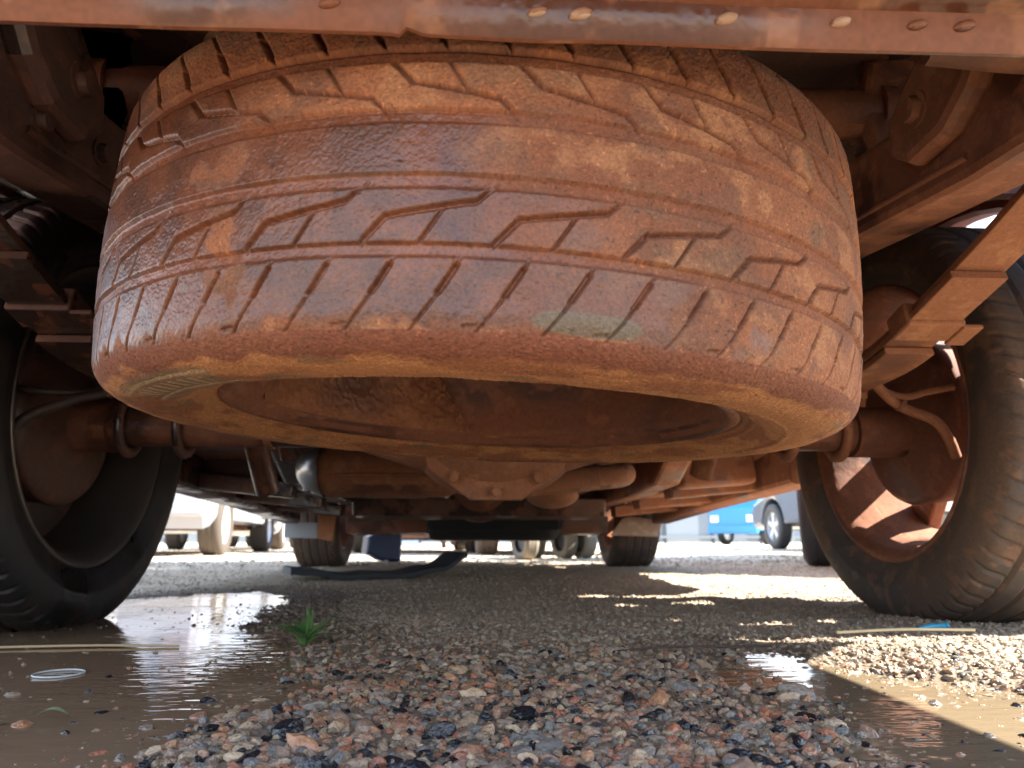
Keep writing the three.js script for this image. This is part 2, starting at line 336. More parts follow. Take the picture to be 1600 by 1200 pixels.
function tyreGeo(R, thetas, dTread, dSide, depth, uOf) {        // depth(theta, s) in metres, positive cuts in
  const { out } = tyreOutline(R, dTread, dSide), nT = thetas.length, nP = out.length;
  const p = new Float32Array(nT * nP * 3), uv = new Float32Array(nT * nP * 2), id = [];
  for (let i = 0; i < nT; i++) { const t = thetas[i], sn = Math.sin(t), cs = Math.cos(t);
    for (let j = 0; j < nP; j++) { const o = out[j], d = depth(t, o.s, o), r = o.r - o.nr * d, k = i * nP + j;
      p[3 * k] = r * sn; p[3 * k + 1] = o.y - o.ny * d; p[3 * k + 2] = r * cs; uv[2 * k] = uOf(t); uv[2 * k + 1] = o.v; } }
  for (let i = 0; i < nT - 1; i++) for (let j = 0; j < nP - 1; j++) { const a = i * nP + j, b = a + 1, c = a + nP, d = c + 1; id.push(a, b, c, b, d, c); }
  const g = new THREE.BufferGeometry(); g.setAttribute('position', new THREE.BufferAttribute(p, 3)); g.setAttribute('uv', new THREE.BufferAttribute(uv, 2)); g.setIndex(id);
  g.computeVertexNormals();
  return g;
}
const segD = (px, py, ax, ay, bx, by) => { const ex = bx - ax, ey = by - ay, t = Math.min(1, Math.max(0, ((px - ax) * ex + (py - ay) * ey) / (ex * ex + ey * ey))); return [Math.hypot(px - ax - ex * t, py - ay - ey * t), t]; };
const cut = (d, w, soft = 0.0009) => 1 - sst(w / 2 - soft, w / 2 + soft, d);

// tread of the spare: four ribs' grooves, lightning-shaped cuts between them, slots in the shoulders
const SPARE_R = 0.35, PITCH = 2 * Math.PI * SPARE_R / 29;
function treadCut(u, s) {                                       // 0..1 groove, and which sort
  let g = 0;
  const main = [[0.0600, 0.0092], [0.0200, 0.0088], [-0.0205, 0.0080], [-0.0610, 0.0072]];
  for (const [c, w] of main) g = Math.max(g, 0.72 * cut(Math.abs(s - c), w, 0.0011), 0.8 * cut(Math.abs(s - c - w * 0.42), 0.0018, 0.0009));
  for (const [side, u0] of [[-1, -0.002], [1, 0.008]]) {
    const f = (side * s - 0.022) / 0.0345;                       // 1 at the outer groove, 0 at the inner one
    if (f > -0.15 && f < 1.15) {
      const h = (1 - f) * 0.0345;
      const m = ((u - u0) % PITCH + PITCH) % PITCH;
      for (const o of [m, m + PITCH]) {
        const a = segD(o, h, 0, -0.001, 0.0145, 0.0150)[0], b = segD(o, h, 0.0145, 0.0150, 0.0660, 0.0245)[0], c = segD(o, h, 0.0660, 0.0245, 0.0780, 0.0360)[0];
        g = Math.max(g, cut(a, 0.0031), cut(b, 0.0027), cut(c, 0.0023), 0.8 * cut(segD(o, h, 0.034, -0.001, 0.0475, 0.0205)[0], 0.0018, 0.0007));
      }
    }
    const q = side * s;
    if (q > 0.058 && q < 0.112) {
      const half = PITCH / 2, uu = u - (side < 0 ? -0.055 : 0.006);
      for (let n = -1; n <= 1; n++) {
        const cell = Math.floor(uu / half) + n, m = uu - cell * half;   // each slot starts at m = 0 at the outer groove and slants back
        const t = (q - 0.061) / 0.046, line = -0.024 * t - 0.006 * t * t;
        const d = Math.abs(m - line) * 0.80;
        if (t > 0 && t < 1) g = Math.max(g, (t > 0.16 && t < 0.55 ? cut(d, 0.0027) : 0.6 * cut(d, 0.0014, 0.0007)));
        if (((cell % 2) + 2) % 2 === 0) g = Math.max(g, 0.5 * cut(segD(m, q, -0.030, 0.103, -0.058, 0.106)[0], 0.0016, 0.0007));
      }
    }
  }
  return g;
}
// where the tread is still wet: the left of the middle rib, further right on the lower ribs
function wetness(u, s) {
  const n = fbm(u * 22 + 60, s * 22 + 60, 4, 256, 81) - 0.5, m = fbm(u * 60 + 60, s * 60 + 60, 3, 256, 83) - 0.5;
  let edge, soft;
  if (s > 0.062) { edge = -0.30; soft = 0.06; }
  else if (s > 0.0225) { edge = -0.145 + n * 0.35; soft = 0.05; }
  else if (s > -0.0225) { edge = -0.012; soft = 0.03; }
  else if (s > -0.062) { edge = 0.05; soft = 0.06; }
  else { edge = 0.045; soft = 0.09; }
  let w = 1 - sst(edge - soft, edge + soft, u + n * (soft * 2.0 + 0.02) + m * 0.022);
  if (s < -0.062 && u > 0 && u < 0.2) w = Math.max(w, 0.7 * sst(0.02, 0.12, n + 0.04));
  w *= 1 - sst(0.100, 0.108, -s + m * 0.02 + n * 0.012);
  const uo = u; u += m * 0.03; s += n * 0.03;
  const patch = Math.exp(-(((u + 0.175) / 0.022) ** 2) - (((s - 0.0) / 0.014) ** 2)) + Math.exp(-(((u + 0.17) / 0.011) ** 2) - (((s + 0.043) / 0.017) ** 2)) + Math.exp(-(((u + 0.165) / 0.012) ** 2) - (((s + 0.078) / 0.018) ** 2));
  return w * (1 - sst(0.35, 0.6, patch + m * 0.4));
}
const inU = (t) => { const a = Math.abs(t) / (Math.PI / 2); return t >= 0 ? 0.5 + (a < 1 ? 0.4 * a : 0.4 + 0.1 * (a - 1)) : 0.5 - (a < 1 ? 0.4 * a : 0.4 + 0.1 * (a - 1)); };
const thOf = (u) => { const a = Math.abs(u - 0.5), t = a < 0.4 ? a / 0.4 * Math.PI / 2 : Math.PI / 2 * (1 + (a - 0.4) / 0.1); return u < 0.5 ? -t : t; };
const thSpare = []; { const front = 1.72; for (let i = 0; i <= 1350; i++) thSpare.push(-front + 2 * front * i / 1350); for (let i = 1; i <= 150; i++) thSpare.push(front + (2 * Math.PI - 2 * front) * i / 150 + (i === 75 ? -1e-5 : 0)); thSpare.splice(thSpare.length - 75, 0, Math.PI + 1e-5); }
const wrapT = (t) => (t > Math.PI ? t - 2 * Math.PI : t);
const { total: spareArc } = tyreOutline(SPARE_R, 0.001, 0.002);
function spareDepth(t, s, o) {
  t = wrapT(t);
  const u = t * SPARE_R, a = Math.abs(t) < 1.75 ? treadCut(u, s) : 0;
  const w = Math.abs(s) < 0.108 ? wetness(u, s) : 0;
  const lump = (fbm(u * 90 + 50, s * 90 + 50, 3, 256, 91) - 0.5) * 0.0009 + (vn(u * 700 + 50, s * 700 + 50, 4096, 95) - 0.5) * (0.0005 * (1 - 0.6 * w));
  const fill = 0.75 + 0.5 * (fbm(u * 40 + 11, s * 40 + 11, 3, 256, 97) - 0.5) + 0.12 * (1 - w);
  let d = a * (s > 0.063 ? 0.0085 : 0.0050) * Math.max(0.3, fill) - lump;
  const q = Math.abs(s);
  // rings pressed into the sidewall
  if (q > 0.12) { d -= 0.0012 * cut(Math.abs(q - 0.166), 0.004, 0.0012) + 0.001 * cut(Math.abs(q - 0.196), 0.003, 0.001); if (s < 0) d -= (fbm(u * 30, s * 160, 3, 256, 101) - 0.5) * 0.001; }
  return d;
}
const spareTyreMat = (() => {
  const W = 2048, H = 1024, wetBuf = new Float32Array(W * H);
  const map = tex(W, H, (x, y) => {
    const t = thOf(x), u = t * SPARE_R, s = spareArc / 2 - y * spareArc;
    const big = fbm(u * 9 + 30, s * 9 + 30, 4, 256, 111), mid = fbm(u * 45 + 30, s * 45 + 30, 4, 256, 113), fine = vn(u * 900 + 30, s * 900 + 30, 4096, 117);
    const w = Math.abs(s) < 0.112 ? wetness(u, s) : 0;
    wetBuf[Math.min(H - 1, Math.floor(y * H)) * W + Math.min(W - 1, Math.floor(x * W))] = w;
    let c = mix3([0.262, 0.098, 0.041], [0.175, 0.062, 0.028], sst(0.4, 0.65, big));
    c = mix3(c, [0.38, 0.175, 0.078], sst(0.55, 0.75, mid) * 0.5);
    c = mix3(c, [0.145, 0.062, 0.034], sst(0.50, 0.66, fbm(u * 34 + 20, s * 44 + 20, 5, 256, 118)) * 0.7);
    c = mix3(c, [0.135, 0.085, 0.048], sst(0.60, 0.72, fbm(u * 26 + 90, s * 40 + 90, 5, 256, 119)) * 0.35);        // bare rubber rubbed through
    if (s < -0.106) { c = mix3([0.40, 0.175, 0.066], [0.26, 0.098, 0.040], sst(0.42, 0.62, fbm(u * 14, s * 50, 4, 256, 121)));
      c = mix3(c, [0.15, 0.105, 0.055], sst(0.64, 0.74, fbm(u * 18 + 5, s * 60, 4, 256, 123)) * 0.6);
      if (s > -0.150) { const e = -0.1085 - 0.016 * fbm(u * 40, 3.3, 3, 256, 125) - 0.009 * sst(0.4, 0.6, fbm(u * 12, 9.1, 2, 256, 127)); c = mix3(c, [0.17, 0.055, 0.027], sst(e - 0.003, e + 0.003, s) * 0.9); } }
    const wetC = mix3([0.150, 0.053, 0.025], [0.098, 0.039, 0.023], sst(0.4, 0.7, mid));
    c = mix3(c, wetC, w);
    // a grey-green smear where the dirt was rubbed off, and paler old mud on the left
    const smear = Math.exp(-(((u - 0.055) / 0.036) ** 4) - (((s + 0.098) / 0.0075) ** 2)); c = mix3(c, [0.120, 0.088, 0.052], sst(0.4, 0.65, smear + (mid - 0.5) * 0.4) * 0.9);
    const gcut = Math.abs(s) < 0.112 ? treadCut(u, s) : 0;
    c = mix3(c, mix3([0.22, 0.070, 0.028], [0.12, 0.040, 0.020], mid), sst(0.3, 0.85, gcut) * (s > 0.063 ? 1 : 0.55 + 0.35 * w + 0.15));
    // worn moulding on the left of the lower sidewall
    const th = t + 0.86, sw = -s;
    if (Math.abs(th) < 0.30 && sw > 0.128 && sw < 0.18) {
      const arc = Math.max(cut(Math.abs(sw - 0.136), 0.004, 0.001), cut(Math.abs(sw - 0.162), 0.003, 0.001)) * (1 - sst(0.22, 0.30, Math.abs(th)));
      const bars = (sw > 0.142 && sw < 0.157 && Math.abs(th) < 0.2) ? cut(Math.abs(((th * 22) % 1 + 1) % 1 - 0.5), 0.42, 0.08) : 0;
      c = mix3(c, [0.13, 0.115, 0.075], (1 - sst(0.16, 0.30, Math.abs(th) + (mid - 0.5) * 0.2)) * 0.55);
      c = mix3(c, [0.36, 0.27, 0.14], Math.max(arc, bars * 0.8) * sst(0.3, 0.5, big + 0.12));
    }
    const sp = vn(u * 640 + 7, s * 640 + 7, 4096, 211), k = (0.74 + 0.52 * fine) * (1 + 0.9 * sst(0.86, 0.97, sp) * (1 - w)) * (1 - 0.5 * sst(0.16, 0.05, sp)); return [c[0] * k, c[1] * k, c[2] * k];
  }, true, false);
  const rough = tex(W, H, (x, y) => { const w = wetBuf[Math.min(H - 1, Math.floor(y * H)) * W + Math.min(W - 1, Math.floor(x * W))]; return mix(0.9, 0.33, w); }, false, false);
  const bump = tex(W, H, (x, y) => { const u = thOf(x) * SPARE_R, s = spareArc / 2 - y * spareArc; const w = wetBuf[Math.min(H - 1, Math.floor(y * H)) * W + Math.min(W - 1, Math.floor(x * W))];
    return 0.5 + (1 - 0.45 * w) * (-0.5 + 0.42 * vn(u * 520 + 30, s * 620 + 30, 4096, 131) + 0.2 * fbm(u * 260 + 30, s * 380 + 30, 2, 4096, 133) + 0.38 * vn(u * 900, s * 900 + 30, 4096, 137)); }, false, false);
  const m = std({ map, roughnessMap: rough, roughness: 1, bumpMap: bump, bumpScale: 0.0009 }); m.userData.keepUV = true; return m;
})();

// ---------------------------------------------------------------- the spare wheel slung under the tail
const spare = thing('spare_wheel', [0.015, 0.366, -0.73], 'spare wheel caked in red mud, lying flat under the tail of the pickup', 'spare wheel');
origin.set(spare, V(0, 0, 0));
spare.rotation.set(THREE.MathUtils.degToRad(1.3), 0, THREE.MathUtils.degToRad(-2.4));
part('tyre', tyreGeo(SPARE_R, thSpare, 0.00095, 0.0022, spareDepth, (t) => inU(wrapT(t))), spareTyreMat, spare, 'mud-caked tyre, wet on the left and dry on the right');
{
  const rim = lathe([[0.2, 0.085], [0.232, 0.098], [0.247, 0.104], [0.249, 0.096], [0.238, 0.088], [0.232, 0.02], [0.236, -0.088], [0.248, -0.0965], [0.2495, -0.1045], [0.2445, -0.107], [0.2375, -0.1035], [0.2335, -0.0975], [0.2285, -0.094], [0.2255, -0.085], [0.2235, -0.06], [0.2225, -0.02], [0.2145, 0.01], [0.200, 0.05], [0.19, 0.07], [0.2, 0.085]], 160);
  part('rim', rim, M.mudMid, spare, 'steel rim with mud in its well');
  // pressed disc
  part('wheel_disc', lathe([[0.192, 0.066], [0.17, 0.058], [0.13, 0.02], [0.10, 0.014], [0.085, 0.03], [0.04, 0.034], [0.032, 0.034], [0.032, 0.04], [0.085, 0.037], [0.105, 0.022], [0.13, 0.028], [0.17, 0.066], [0.192, 0.074]], 96), M.mudDark, spare);
  // a bank of clotted mud on the far wall of the rim, its right edge cut off slantwise
  const nu = 220, nv = 60, P = [], I = [], q = (i, j) => { const b = j / nv, y = -0.093 + 0.10 * b; const edge = 3.185 - 0.62 * (1 - b) * 0 + 0.30 * b, t = 4.6 - (4.6 - edge) * (i / nu); return [t, y, edge]; };
  for (let i = 0; i <= nu; i++) for (let j = 0; j <= nv; j++) {
    const [t, y, edge] = q(i, j), u = t * 0.22;
    const near = Math.exp(-(((t - edge) / 0.17) ** 2)), th = (0.0035 + 0.012 * near) * sst(0, 0.012, t - edge) * sst(4.6, 4.2, t) * sst(-0.094, -0.08, y) * (0.5 + fbm(u * 60, y * 60 + 9, 3, 256, 141)) + 0.012 * (0.25 + near) * Math.pow(vn(u * 230 + 90, y * 230 + 50, 4096, 143), 2) * sst(4.6, 4.2, t) * sst(0, 0.03, t - edge);
    const r = (y > 0 ? 0.219 - y * 0.2 : 0.2245) - th + 0.001; P.push(r * Math.sin(t), y, r * Math.cos(t));
  }
  for (let i = 0; i < nu; i++) for (let j = 0; j < nv; j++) { const a = i * (nv + 1) + j, b = a + 1, c = a + nv + 1, d = c + 1; I.push(a, b, c, b, d, c); }
  const g = new THREE.BufferGeometry(); g.setAttribute('position', new THREE.Float32BufferAttribute(P, 3)); g.setIndex(I); g.computeVertexNormals(); g.setAttribute('uv', new THREE.Float32BufferAttribute(new Float32Array(P.length / 3 * 2), 2));
  part('mud_bank', g, M.mud, spare, 'clotted bank of orange mud in the rim');
}

// ---------------------------------------------------------------- the pickup
const CX = 0.04, AXLE_Z = -1.375, FRONT_Z = -4.12;
const truck = thing('pickup_truck', [CX, 0, -2.75], 'pickup truck with a mud-red underbody seen from under its tail', 'pickup truck');

// road wheels: axis along x, outer side towards +x
const tyreTh = []; for (let i = 0; i <= 760; i++) tyreTh.push(2 * Math.PI * i / 760);
function roadDepth(pitch) {
  return (t, s) => {
    const q = Math.abs(s), u = t * 0.35, n = 2 * Math.PI * 0.35 / pitch, p = 2 * Math.PI * 0.35 / Math.round(n);
    let g = 0;
    for (const c of [0.062, 0.021]) g = Math.max(g, cut(Math.abs(q - c), 0.007, 0.002));
    if (q > 0.066 && q < 0.128) { const m = ((u + (q - 0.066) * 0.35) % p + p) % p; g = Math.max(g, 0.8 * cut(Math.min(m, p - m), 0.0055, 0.0024) * (1 - sst(0.112, 0.128, q))); }
    let d = g * 0.005;
    if (q > 0.135) d -= 0.0014 * cut(Math.abs(q - 0.165), 0.004, 0.0015) + 0.0012 * cut(Math.abs(q - 0.195), 0.004, 0.0015);
    return d - (fbm(u * 30 + 50, s * 60 + 50, 2, 256, 151) - 0.5) * 0.0008;
  };
}
const roadTyreGeo = tyreGeo(0.35, tyreTh, 0.0026, 0.005, roadDepth(0.03), (t) => t / 0.6 * 0.35).rotateZ(-Math.PI / 2);
const frontTyreGeo = tyreGeo(0.35, tyreTh.filter((_, i) => i % 4 === 0), 0.004, 0.008, roadDepth(0.03), (t) => t / 0.6 * 0.35).rotateZ(-Math.PI / 2);
const tyreMat = (base, dark, light, lo, hi, seed) => { const m = std({ map: mudCol(base, dark, light, seed), roughnessMap: mudRough(lo, hi, seed), roughness: 1, bumpMap: bumpMud, bumpScale: 0.001 }); return m; };
const tyreWet = tyreMat([0.010, 0.009, 0.010], [0.007, 0.007, 0.009], [0.032, 0.018, 0.013], 0.26, 0.5, 201);
const tyreDusty = tyreMat([0.082, 0.052, 0.036], [0.042, 0.032, 0.027], [0.15, 0.078, 0.044], 0.7, 0.95, 211);
const barrelGeo = (() => lathe([[0.236, 0.10], [0.247, 0.104], [0.249, 0.096], [0.238, 0.088], [0.222, 0.05], [0.222, -0.03], [0.236, -0.088], [0.248, -0.0965], [0.2495, -0.1045], [0.2445, -0.107], [0.2375, -0.1035], [0.2335, -0.0975], [0.2285, -0.09], [0.2255, -0.08], [0.214, -0.03], [0.214, 0.05], [0.228, 0.09], [0.236, 0.10]], 120).rotateZ(-Math.PI / 2))();
const spokeGeo = (() => {                                        // nine wedge spokes with windows between
  const parts = [];
  for (let k = 0; k < 9; k++) {
    const g = prism([[-0.020, 0.05], [0.020, 0.05], [0.024, 0.13], [0.034, 0.222], [-0.034, 0.222], [-0.024, 0.13]], 0.03, 0.005);
    g.rotateX(0); g.rotateY(Math.PI / 2); g.translate(0.062, 0, 0); g.rotateX(k * Math.PI / 4.5 + 0.35); parts.push(clean(g));
  }
  parts.push(clean(new THREE.CylinderGeometry(0.075, 0.075, 0.036, 40).rotateZ(Math.PI / 2).translate(0.062, 0, 0)));
  return mergeGeometries(parts);
})();
const drumGeo = lathe([[0, -0.068], [0.06, -0.068], [0.075, -0.055], [0.128, -0.052], [0.146, -0.046], [0.150, -0.036], [0.146, -0.02], [0.140, 0.045], [0, 0.045]], 72).rotateZ(-Math.PI / 2);
function wheel(x, z, side, tm, rm, dm, label, drum = true, spin = 0) {
  const drumR = z > -2;
  const w = new THREE.Group(); w.name = 'wheel'; w.position.set(x - CX, drumR ? 0.366 : 0.345, z + 2.75); if (drumR) w.scale.set(1, side < 0 ? 1.1 : 1.07, side < 0 ? 1.1 : 1.07); if (side < 0) w.rotation.y = Math.PI; truck.add(w);
  if (label) w.userData.label = label;
  origin.set(w, V(0, 0, 0));
  const add = (n, g, m) => { const q = part(n, g.clone(), m, w); q.rotation.x = spin; return q; };
  add('tyre', drumR ? roadTyreGeo : frontTyreGeo, tm); add('rim', barrelGeo, rm); add('wheel_spokes', spokeGeo, rm);
  if (drum) add('brake_drum', drumGeo, dm);
  if (side < 0 && drumR) add('wheel_disc', lathe([[0.05, 0.045], [0.20, 0.04], [0.218, 0.02], [0.218, 0.03], [0.20, 0.05], [0.05, 0.055]], 60).rotateZ(-Math.PI / 2), M.wet);  // extra dark disc, added to stop light showing between the left spokes
  return w;
}
const WX = 0.855;
wheel(CX + WX, AXLE_Z, 1, tyreDusty, M.mudMid, M.mudDark, 'dusty right rear wheel with sun in its rim');
wheel(CX - WX + 0.035, AXLE_Z, -1, tyreWet, std({ color: new THREE.Color(0.13, 0.11, 0.10), metalness: 0.65, roughness: 0.3, bumpMap: bumpMud, bumpScale: 0.001 }), M.mudShaded, 'wet black left rear wheel standing at the puddle', true, 0.2);
wheel(CX + 0.825, FRONT_Z, 1, tyreDusty, M.mud, M.mudDark, 'right front wheel');
wheel(CX - 0.825, FRONT_Z, -1, tyreDusty, M.mudDark, M.mudDark, 'left front wheel');

// rear bumper beam across the top of the view
{
  const zy = [[-0.3650, 0.4130], [-0.3628, 0.4115], [-0.3604, 0.4118], [-0.3585, 0.4140], [-0.3550, 0.4280], [-0.3545, 0.4290], [-0.3542, 0.4330], [-0.3500, 0.4350], [-0.318, 0.436], [-0.250, 0.440], [-0.236, 0.452], [-0.230, 0.56], [-0.238, 0.572], [-0.335, 0.572], [-0.345, 0.565], [-0.352, 0.44]];
  const s = new THREE.Shape(zy.map(([z, y]) => new THREE.Vector2(z, y)));
  let g = new THREE.ExtrudeGeometry(s, { depth: 1.74, bevelEnabled: false, steps: 400 });
  g.applyMatrix4(new THREE.Matrix4().makeRotationY(-Math.PI / 2)); g.translate(CX + 0.87, 0, 0);
  const p = g.attributes.position;
  for (let i = 0; i < p.count; i++) {                            // knocks and dents along the lip
    const x = p.getX(i), y = p.getY(i), z = p.getZ(i); if (y > 0.445) continue;
    const d = (fbm(x * 6 + 30, 1.5, 3, 256, 161) - 0.5) * 0.003 + 0.004 * Math.exp(-(((x + 0.038) / 0.006) ** 2)) * (x > -0.04 ? 1 : -0.4) - 0.0012 * Math.exp(-(((x - 0.03) / 0.03) ** 2));
    p.setY(i, y + d * 0.6 + 0.0033 + 0.0028 * x); p.setZ(i, z + d * 0.5);
  }
  g.computeVertexNormals();
  const b = part('rear_bumper', toCreasedNormals(clean(g), 0.6), M.bumperMud, truck, 'mud-filmed lower lip of the rear bumper');
  for (const [x, y, k, m] of [[0.034, 0.426, 0.9, M.pale], [0.058, 0.4255, 1.1, M.pale], [0.141, 0.4262, 1.1, M.pale], [0.207, 0.427, 1.0, M.pale], [0.252, 0.427, 1.0, M.bumperMud], [0.280, 0.4275, 1.1, M.bumperMud], [-0.08, 0.4262, 1, M.bumperMud]])
    part('rivet', place(new THREE.SphereGeometry(0.0042 * k, 20, 12).scale(1.5, 0.7, 0.8), x, y + 0.0022, -0.3556, 0.2, 0, 0.25), m, b);
}
// chassis rails
const railZY = [[-0.40, 0.505], [-0.71, 0.525], [-1.05, 0.572], [-1.30, 0.60], [-1.55, 0.58], [-1.85, 0.42], [-2.15, 0.30], [-2.5, 0.285], [-3.9, 0.285], [-4.7, 0.36], [-4.7, 0.46], [-3.9, 0.40], [-2.6, 0.40], [-2.25, 0.43], [-1.95, 0.55], [-1.62, 0.72], [-1.30, 0.74], [-1.05, 0.69], [-0.71, 0.64], [-0.40, 0.62]];
for (const sd of [-1, 1]) {
  const x = CX + sd * 0.535, mat = sd > 0 ? M.mudMid : M.mudShaded;
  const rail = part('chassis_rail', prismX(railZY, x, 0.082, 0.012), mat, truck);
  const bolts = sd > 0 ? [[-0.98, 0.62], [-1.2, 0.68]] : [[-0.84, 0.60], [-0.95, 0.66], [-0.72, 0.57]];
  for (const [z, y] of bolts) part('rail_bolt', boltHead(0.012, 0.012, x - sd * 0.041, y, z, 0, 0, sd > 0 ? Math.PI / 2 : -Math.PI / 2), mat, rail);
  // a welded seam strip along the rail
  part('weld_seam', tube([[x - sd * 0.042, 0.548, -0.70], [x - sd * 0.042, 0.592, -1.02], [x - sd * 0.042, 0.622, -1.28]], 0.0045, 60, 8), mat, rail);
  // shackle hanger with its bolt
  const hang = part('spring_hanger', [prismX([[-0.655, 0.60], [-0.60, 0.66], [-0.66, 0.71], [-0.735, 0.685], [-0.795, 0.645], [-0.80, 0.60], [-0.765, 0.572], [-0.70, 0.575]], x - sd * 0.052, 0.035, 0.012)], mat, truck);
  part('hanger_bolt', boltHead(0.016, 0.012, x - sd * 0.069, 0.625, -0.735, 0, 0, sd > 0 ? Math.PI / 2 : -Math.PI / 2), mat, hang);
}
// leaf springs: four leaves each, shackle, clamp and U-bolts
const springPath = new THREE.CatmullRomCurve3([[0, 0.552, -0.70], [0, 0.517, -0.80], [0, 0.476, -0.94], [0, 0.441, -1.08], [0, 0.433, -1.22], [0, 0.434, -1.375], [0, 0.440, -1.55], [0, 0.46, -1.8], [0, 0.49, -2.2]].map((p) => V(...p)));
function leafGeo(x, a, b, drop, w, th) {
  const N = 60, top = [], bot = [];
  for (let i = 0; i <= N; i++) { const t = a + (b - a) * i / N, q = springPath.getPointAt(t), tn = springPath.getTangentAt(t), nz = -tn.y, ny = tn.z; const k = ny < 0 ? 1 : -1; top.push([q.z + nz * k * drop, q.y + ny * k * drop]); bot.push([q.z + nz * k * (drop + th), q.y + ny * k * (drop + th)]); }
  return prismX([...top, ...bot.reverse()], x, w, 0.0015);
}
for (const sd of [-1, 1]) {
  const x = CX + sd * 0.615, mat = sd > 0 ? M.mud : M.mudShaded;
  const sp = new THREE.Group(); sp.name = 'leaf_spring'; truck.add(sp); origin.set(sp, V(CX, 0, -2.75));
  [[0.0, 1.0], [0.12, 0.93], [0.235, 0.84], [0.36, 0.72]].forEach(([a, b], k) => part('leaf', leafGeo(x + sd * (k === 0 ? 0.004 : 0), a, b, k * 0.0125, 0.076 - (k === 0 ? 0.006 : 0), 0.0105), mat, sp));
  const at = (t, drop) => { const q = springPath.getPointAt(t), tn = springPath.getTangentAt(t); return [q.y - drop, q.z, Math.atan2(tn.y, -tn.z)]; };
  const [cy, cz, ca] = at(0.20, 0.012);
  part('clamp', [box(0.086, 0.036, 0.05, x, cy, cz, ca, 0, 0, 0.005), box(0.03, 0.007, 0.05, x + 0.055, cy - 0.018, cz, ca, 0, 0)], mat, sp);
  part('shackle', [cyl(0.016, 0.016, 0.10, x, 0.556, -0.69, 0, 0, Math.PI / 2), box(0.008, 0.10, 0.036, x + 0.043, 0.60, -0.675), box(0.008, 0.10, 0.036, x - 0.043, 0.60, -0.675)], mat, sp);
  for (const dx of [-0.05, 0.05]) part('u_bolt', new THREE.TorusGeometry(0.0465, 0.009, 12, 40).rotateY(Math.PI / 2).scale(1, 1.1, 1).translate(x + dx, 0.348, AXLE_Z), mat, sp);
  // parking brake and brake lines to the drum
  const lm = sd > 0 ? M.mud : M.wet;
  const hoses = sd > 0 ? [[[0.60, 0.47, -1.10], [0.66, 0.432, -1.18], [0.72, 0.385, -1.215], [0.75, 0.366, -1.22], [0.785, 0.338, -1.19], [0.80, 0.31, -1.185], [0.82, 0.28, -1.20]], [[0.60, 0.482, -1.11], [0.66, 0.445, -1.185], [0.715, 0.398, -1.22], [0.75, 0.384, -1.21], [0.785, 0.392, -1.205], [0.83, 0.40, -1.20]], [0.745, 0.374, -1.222]]
    : [[[-0.50, 0.44, -1.22], [-0.575, 0.395, -1.25], [-0.64, 0.362, -1.20], [-0.69, 0.322, -1.16], [-0.705, 0.29, -1.155], [-0.73, 0.26, -1.17]], [[-0.50, 0.452, -1.23], [-0.575, 0.408, -1.255], [-0.625, 0.382, -1.23], [-0.69, 0.374, -1.19], [-0.74, 0.38, -1.18]], [-0.60, 0.385, -1.232]];
  part('brake_hose', tube(hoses[0], 0.0085, 60), lm, truck);
  part('brake_cable', tube(hoses[1], 0.006, 60), lm, truck);
  part('hose_clip', cyl(0.013, 0.013, 0.008, ...hoses[2], 0.3, 0, sd * 1.1), M.mudDark, truck);
}
// rear axle
{
  part('axle_tube', [cyl(0.037, 0.037, 0.60, CX - 0.42, 0.346, AXLE_Z, 0, 0, Math.PI / 2), cyl(0.037, 0.037, 0.60, CX + 0.42, 0.346, AXLE_Z, 0, 0, Math.PI / 2), cyl(0.049, 0.049, 0.10, CX - 0.74, 0.346, AXLE_Z, 0, 0, Math.PI / 2), cyl(0.049, 0.049, 0.10, CX + 0.74, 0.346, AXLE_Z, 0, 0, Math.PI / 2)], M.mudDark, truck);
  const dx = 0.045, dy = 0.35;
  const diff = part('differential', [place(new THREE.SphereGeometry(0.135, 40, 28).scale(1.25, 1, 1), dx, dy, AXLE_Z - 0.01), cyl(0.05, 0.10, 0.16, dx - 0.16, dy, AXLE_Z, 0, 0, Math.PI / 2), cyl(0.10, 0.05, 0.16, dx + 0.16, dy, AXLE_Z, 0, 0, Math.PI / 2), cyl(0.05, 0.085, 0.2, dx, dy, AXLE_Z - 0.2, Math.PI / 2)], M.mud, truck);
  const oct = []; for (let k = 0; k < 10; k++) { const a = (k + 0.5) / 10 * 2 * Math.PI; oct.push([Math.sin(a) * 0.147, Math.cos(a) * 0.147]); }
  part('cover_flange', prism(oct, 0.014, 0.003).translate(dx, dy, -1.312), M.mud, diff);
  part('diff_cover', place(lathe([[0, 0.062], [0.045, 0.058], [0.085, 0.036], [0.106, 0.0], [0.11, -0.01]], 48).rotateX(Math.PI / 2), dx, dy + 0.012, -1.303), M.mud, diff);
  for (let k = 0; k < 10; k++) { const a = (k + 0.0) / 10 * 2 * Math.PI; part('cover_bolt', boltHead(0.0095, 0.011, dx + Math.sin(a) * 0.126, dy + Math.cos(a) * 0.126, -1.305, Math.PI / 2), M.mud, diff); }
  part('axle_line', tube([[-0.50, 0.40, -1.36], [-0.35, 0.398, -1.345], [-0.20, 0.42, -1.34], [0.0, 0.495, -1.33], [0.25, 0.42, -1.34], [0.45, 0.398, -1.35], [0.60, 0.40, -1.36]], 0.004, 80, 8), M.mudDark, truck);
  for (const x of [-0.37, 0.44]) part('line_clip', [cyl(0.041, 0.041, 0.014, x, 0.346, AXLE_Z, 0, 0, Math.PI / 2), box(0.014, 0.02, 0.02, x, 0.39, -1.352)], M.mudMid, truck);
  part('driveshaft', cyl(0.035, 0.035, 1.7, dx, 0.345, -2.5, Math.PI / 2), M.mudDark, truck);
}
